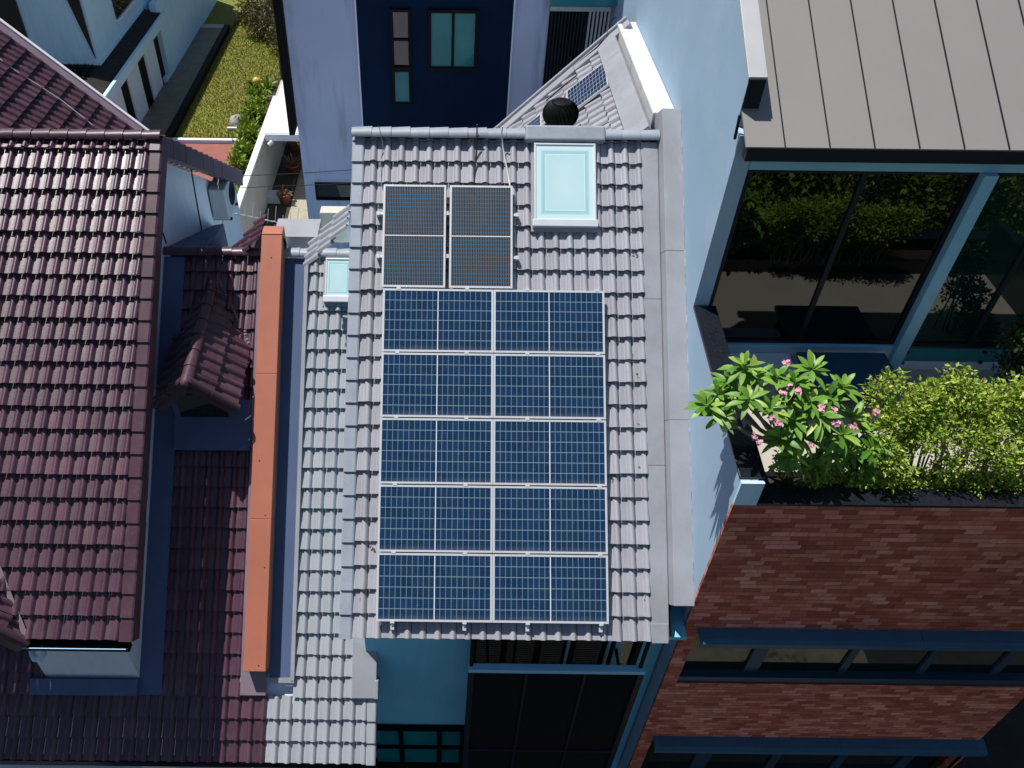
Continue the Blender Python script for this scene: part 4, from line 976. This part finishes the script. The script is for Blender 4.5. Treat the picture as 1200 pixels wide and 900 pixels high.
# small panels on the rear wing
def wpanel(label, tl, tr, br_):
    A, B_, C_ = [FW.hitp(*q, .12) for q in (tl, tr, br_)]
    ex_ = (B_ - A).normalized(); n_ = FW.en; ey = n_.cross(ex_).normalized(); h = abs((C_ - B_).dot(ey)); w = (B_ - A).length
    M = Matrix((ex_, ey, n_)).transposed().to_4x4(); M.translation = A - ey * h
    T = thing('small_solar_panel', label, 'solar panel', m=M, group='small solar panels on the rear wing'); panel_parts(T, w, h, MT['pv_small'], MT['alu'], None, .02)
wpanel('small solar panel on the wing roof above the black ventilator', (664, 107), (709, 72), (715, 97))
wpanel('small solar panel half hidden left of the black ventilator', (612, 150), (634, 133), (645, 150))

# turbine ventilator
vb0 = FW.hitp(657, 152); 
VT = thing('turbine_ventilator', 'round black spinning roof ventilator behind the grey ridge', 'ventilator', vb0)
pc_ = FW.hitp(657, 133, .5); rt = .325; base = V((pc_.x, pc_.y, pc_.z))
MB().lathe(base + V((0, 0, -.75)), [(.2, -.3), (.2, .42), (.27, .47), (.27, .50), (.0, .50)], 24).build('neck', MT['dark_metal'], VT)
bl_ = MB(); nb = 26
for i in range(nb):
    P = []; K = 10
    for k in range(K + 1):
        t = k / K; th = pi * (.14 + .68 * t); rr = rt * (sin(th) ** .75); z = rt * .74 * cos(th); tw = i * 2 * pi / nb + t * .75
        for da, dr in ((0, 0.), (.19, -.045)):
            P.append(base + V((cos(tw + da) * (rr + dr), sin(tw + da) * (rr + dr), z)))
    bl_.add(P, [(2 * k, 2 * k + 1, 2 * k + 3, 2 * k + 2) for k in range(K)], True)
bl_.build('vanes', MT['black'], VT)
MB().lathe(base, [(.0, rt * .73), (.15, rt * .72), (.18, rt * .66), (.17, rt * .58)], 28).build('cap', MT['black'], VT)
MB().lathe(base, [(.0, rt * .6), (.2, rt * .5), (.28, 0), (.22, -rt * .6)], 20).build('core', MT['black_rubber'], VT)

# cables
def cable(name, label, pts, r, m, cat='cable'): return tag(MB().tube(pts, r, 6).build(name, m), label, cat)
def zt2(f, x, y, w): return f.hitp(x, y, w)
c1 = [zt2(FM, 559, 146, .3), zt2(FM, 559, 152, .22), zt2(FM, 559, 166, .14), zt2(FM, 558, 185, .07), zt2(FM, 556, 200, .06), zt2(FM, 555, 220, .07)]
cable('black_cable', 'black cable running over the ridge to the dusty solar panels', c1, .013, MT['black_rubber'])
c2 = [zt2(FM, 589, 148, .3), zt2(FM, 588, 155, .22), zt2(FM, 589, 170, .13), zt2(FM, 592, 188, .08), zt2(FM, 595, 203, .07), zt2(FM, 598, 220, .07)]
cable('white_cable', 'white cable running over the ridge to the dusty solar panels', c2, .013, MT['white'])
c3 = [zt2(FM, 444, 148, .25), zt2(FM, 447, 160, .17), zt2(FM, 449, 172, .07), zt2(FM, 446, 190, .06), zt2(FM, 447, 218, .06)]
cable('grey_cable', 'thin grey cable down the grey roof left of the panels', c3, .006, MT['cap_grey'])
c4 = [FW.hitp(722, 20, .2), FW.hitp(713, 25, .2), FW.hitp(712, 40, .12), FW.hitp(700, 55, .1), FW.hitp(672, 78, .08), FW.hitp(676, 88, .08), FW.hitp(655, 105, .08), FW.hitp(640, 118, .08)]
cable('black_cable', 'black cable hanging along the verge of the rear wing', c4, .014, MT['black_rubber'])
for (y0, y1, lab) in ((202, 199, 'upper thin overhead wire crossing the passage'), (216, 215, 'lower thin overhead wire crossing the passage')):
    cable('overhead_wire', lab, [onY(282, y0 + 4, 17.5), onY(345, y0 + 1.5, 17.6), onY(412, y1, 17.7)], .008, MT['dark_metal'], 'wire')
for lab, pts in (('dark cable hanging down the gable wall left of the air conditioner', [(224, 198), (228, 222), (233, 250), (239, 283)]), ('dark cable hanging near the roof edge on the gable wall', [(186, 255), (190, 270), (195, 285)])):
    cable('wall_cable', lab, [onX(x, y, -4.985) for x, y in pts], .012, MT['dark_metal'])

# TV antenna
ya = 13.4
A0, A1 = onY(274, 250, ya), onY(352, 266, ya + .3)
AN = thing('tv_antenna', 'long thin yagi aerial lying behind the low ridge', 'antenna', A0.lerp(A1, .5) - V((0, 0, .8)))
MB().tube([A0, A1], .012, 6).build('boom', MT['alu'], AN)
for i, hl in enumerate((.26, .26, .28, .28, .3, .3, .32, .34, .36)):
    c = A0.lerp(A1, .05 + .9 * i / 8); s_ = V((.15, .35, 1)).normalized() * hl * (.5 + .5 * ((i * 7) % 3) / 2)
    MB().tube([c - s_ * .3, c + s_], .006, 5).build('element', MT['alu'], AN)
MB().tube([A0.lerp(A1, .6), A0.lerp(A1, .6) - V((0, 0, 1.0))], .02, 6).build('mast', MT['dark_metal'], AN)

# air conditioner
p = onX(263, 262, -4.66); q = onX(275, 212, -4.66)
ay0, ay1 = onX(264, 240, -4.66).y, onX(275, 240, -4.66).y + .35
az0 = onX(263, 262, -4.66).z - .12; az1 = az0 + .74
AC = thing('air_conditioner', 'pale grey outdoor air conditioner unit on the gable wall', 'air conditioner', (-4.8, (ay0 + ay1) / 2, az0))
bevel(MB().box(-4.97, -4.62, ay0, ay0 + .85, az0, az1).build('casing', MT['ac'], AC), .03, 3)
fc = V((-4.617, ay0 + .5, (az0 + az1) / 2)); mb = MB()
for k in range(5):
    r0 = .05 + k * .05
    mb.tube([fc + V((0, cos(t) * r0, sin(t) * r0)) for t in [i * 2 * pi / 20 for i in range(21)]], .006, 5, cap=False)
mb.build('fan_grille', MT['black'], AC)
mb = MB(); mb.add([fc + V((-.001, cos(t) * .26, sin(t) * .26)) for t in [i * 2 * pi / 24 for i in range(24)]], [tuple(range(24))]); mb.build('fan_opening', MT['black_rubber'], AC)
mb = MB()
for y in (ay0 + .1, ay0 + .7): mb.box(-4.998, -4.6, y, y + .05, az0 - .06, az0 - .002)
mb.build('bracket', MT['black'], AC)
MB().tube([V((-4.8, ay0 + .2, az0)), V((-4.85, ay0 + .1, az0 - .3)), V((-4.97, ay0 - .1, az0 - .5))], .02, 6).build('pipe', MT['white'], AC)

# ------------------------------------------------------------------ garden
def strap_plant(label, c, n, L, m, seed, name='garden_plant', w=.07, pot=None, group=None):
    r_ = random.Random(seed); T = thing(name, label, 'plant', c, group); mb = MB(); c = V(c)
    h0 = .0
    if pot:
        MB().lathe(c, [(0, .0), (.20, .0), (.27, .38), (.29, .38), (.29, .42), (.24, .42), (.22, .34), (0, .34)], 16).build('pot', pot, T); h0 = .36
    for i in range(n):
        t = r_.uniform(0, 6.28); el = r_.uniform(.3, 1.35); d = V((cos(t) * cos(el), sin(t) * cos(el), sin(el)))
        big_leaf(mb, c + V((r_.uniform(-.1, .1), r_.uniform(-.1, .1), h0)), d, V((0, 0, 1)) + d.cross(V((0, 0, 1))) * .1, L * r_.uniform(.6, 1.1), w, min(1, max(0, r_.gauss(.5, .25))), r_.uniform(.1, .5))
    mb.build('leaves', m, T, recalc=False); return T
where = ['by the yellow globe lamp', 'just behind the globe lamp', 'beside the pale stone', 'nearest the roof eave', 'halfway along the white wall', 'below the white wall end', 'at the near end of the bed', 'next to the red driveway', 'in the middle of the bed', 'at the far end of the bed']
gp_ = [(303, 118, .9), (297, 100, .7), (286, 145, .7), (292, 215, .9), (303, 140, .9), (296, 165, .9), (285, 235, .9), (288, 190, .8), (299, 155, .8), (312, 105, .8)]
for i, (x, y, L_) in enumerate(gp_):
    p = onZ(x, y, 0); strap_plant('yellow green strappy garden plant ' + where[i], p, 34, L_, MT['leaf_garden'], 40 + i, group='strappy plants along the garden wall', w=.13)
bl = []
r_ = random.Random(77)
for i in range(14):
    x, y = 300 + r_.uniform(-12, 12), 135 + r_.uniform(-30, 60); p = onZ(x - (y - 135) * .18, y, .3); bl.append((p, .35))
shrub('garden_shrub', 'low lime green bush filling the bed along the garden wall', 'shrub', bl[0][0] - V((0, 0, .3)), bl, 3200, .22, .12, MT['leaf_garden'], MT['bark_dark'], 78, 8)
r_ = random.Random(31); bl = [(V((r_.uniform(7., 14.5), r_.uniform(1.2, 3.4), 8.2 + r_.uniform(-1.6, 1.3))), r_.uniform(.5, .85)) for i in range(40)]
shrub('street_tree', 'leafy street tree before the brick house, mirrored in its glass', 'tree', (10, 1.8, 0), bl, 14000, .17, .10, MT['leaf_garden'], MT['bark_dark'], 32, 14, sr=.07)
bl = [(onZ(x, y, .7), .75) for x, y in ((290, 12), (308, 18), (322, 8), (300, 28), (318, 33), (328, 45), (312, 2), (335, 20))]
shrub('garden_bush', 'dark brownish bush at the far side of the lawn', 'bush', onZ(312, 30, 0), bl, 5200, .16, .09, MT['leaf_brown'], MT['bark_dark'], 79, 14, sr=.03)
p = onZ(303, 112, 0); GL = thing('globe_lamp', 'yellow globe garden lamp on a short post by the lawn', 'lamp', p)
MB().tube([p, p + V((0, 0, .55))], .04, 8).build('post', MT['black'], GL)
MB().lathe(p + V((0, 0, .72)), [(0, -.19), (.1, -.17), (.175, -.08), (.195, 0), (.175, .09), (.1, .165), (0, .19)], 20).build('globe', MT['yellow'], GL)
p = onZ(278, 147, 0); ST = MB(); r_ = random.Random(4)
prof = [(0, .5), (.14, .46), (.27, .32), (.34, .12), (.30, -.05)]
ST.lathe(p, prof, 11, True)
for v in ST.v: v += V((r_.uniform(-.06, .06), r_.uniform(-.06, .06), r_.uniform(-.03, .03)))
tag(ST.build('garden_stone', MT['stone']), 'pale rough stone at the edge of the lawn by the plants', 'stone')
BX = MB().box(p.x - .35, p.x + .4, p.y - .5, p.y - .38, 0, .12); tag(BX.build('white_edging', MT['white']), 'short white edging block in front of the garden stone', 'edging')
p = onZ(344, 203, 0); strap_plant('spiky bromeliad in a brown pot in the passage', p, 30, .75, MT['leaf_red'], 61, 'potted_plant', .06, MT['brown_pot'])
p = onZ(334, 237, 0); strap_plant('small leafy plant in a brown pot by the dark box', p, 20, .5, MT['leaf_red'], 62, 'potted_plant', .06, MT['brown_pot'])
p = onZ(344, 175, 0); strap_plant('dark red plant in a pot under the white canopy', p, 20, .6, MT['leaf_red'], 63, 'potted_plant', .07, MT['brown_pot'])
p = onZ(321, 236, 0); tag(bevel(MB().box(p.x - .35, p.x + .35, p.y - .2, p.y + .3, 0, .35).build('storage_box', MT['ac']), .02), 'low grey storage box against the garden wall', 'box')
# grass
gb = MB(); r_ = random.Random(8)
for i in range(26000):
    x, y = r_.uniform(-12.1, -7.3), r_.uniform(34.4, 52)
    t = r_.uniform(0, 6.28); h = r_.uniform(.04, .11); w = .02; a = V((x, y, .0)); s_ = V((cos(t), sin(t), 0)) * w
    gb.add([a - s_, a + s_, a + V((r_.uniform(-.05, .05), r_.uniform(-.05, .05), h))], [(0, 1, 2)], False, [(min(1, max(0, r_.gauss(.5, .25))), 0)] * 3)
tag(gb.build('grass', MT['grass_blade'], recalc=False), 'short yellow green grass blades on the lawn', 'grass', kind='stuff')

dl_ = MB(); r_ = random.Random(17)
for (x, y) in ((749, 443), (752, 492), (751, 497), (748, 548), (753, 612), (741, 420), (745, 300), (430, 520), (434, 640), (425, 700), (744, 660), (756, 700), (437, 300), (720, 560)):
    for q in range(r_.randint(1, 2)):
        c = FM.hitp(x + r_.uniform(-2, 2), y + r_.uniform(-3, 3), .05); leaf(dl_, c, FM.ex * r_.uniform(-1, 1) + FM.eu * r_.uniform(-1, 1) + FM.en * .1, FM.en, r_.uniform(.04, .09), .035, r_.random())
tag(dl_.build('fallen_leaves', MT['leaf_red'], recalc=False), 'few dry brown leaves lying on the grey roof tiles', 'leaves', kind='stuff')

# ------------------------------------------------------------------ light
SUN = V((-.335, .266, 1)).normalized()
w = bpy.data.worlds.new('World'); SC.world = w; w.use_nodes = True
nt = w.node_tree; sk = nt.nodes.new('ShaderNodeTexSky'); sk.sky_type = 'NISHITA'; sk.sun_disc = False
sk.sun_elevation = math.asin(SUN.z); sk.sun_rotation = math.atan2(SUN.x, SUN.y); sk.air_density = 1.1; sk.dust_density = .6; sk.ozone_density = 2.5
nt.links.new(sk.outputs[0], nt.nodes['Background'].inputs[0]); nt.nodes['Background'].inputs[1].default_value = .065
ld_ = bpy.data.lights.new('sun', 'SUN'); ld_.energy = 5.0; ld_.angle = radians(.5); ld_.color = (1, .975, .94)
lo_ = bpy.data.objects.new('sun', ld_); COL.objects.link(lo_); lo_.rotation_euler = (-SUN).to_track_quat('-Z', 'Y').to_euler(); lo_.location = (0, 0, 40)
SC.view_settings.view_transform = 'Standard'; SC.view_settings.look = 'None'; SC.view_settings.exposure = 0; SC.view_settings.gamma = 1
SC.view_settings.use_curve_mapping = False
SC.cycles.max_bounces = 8
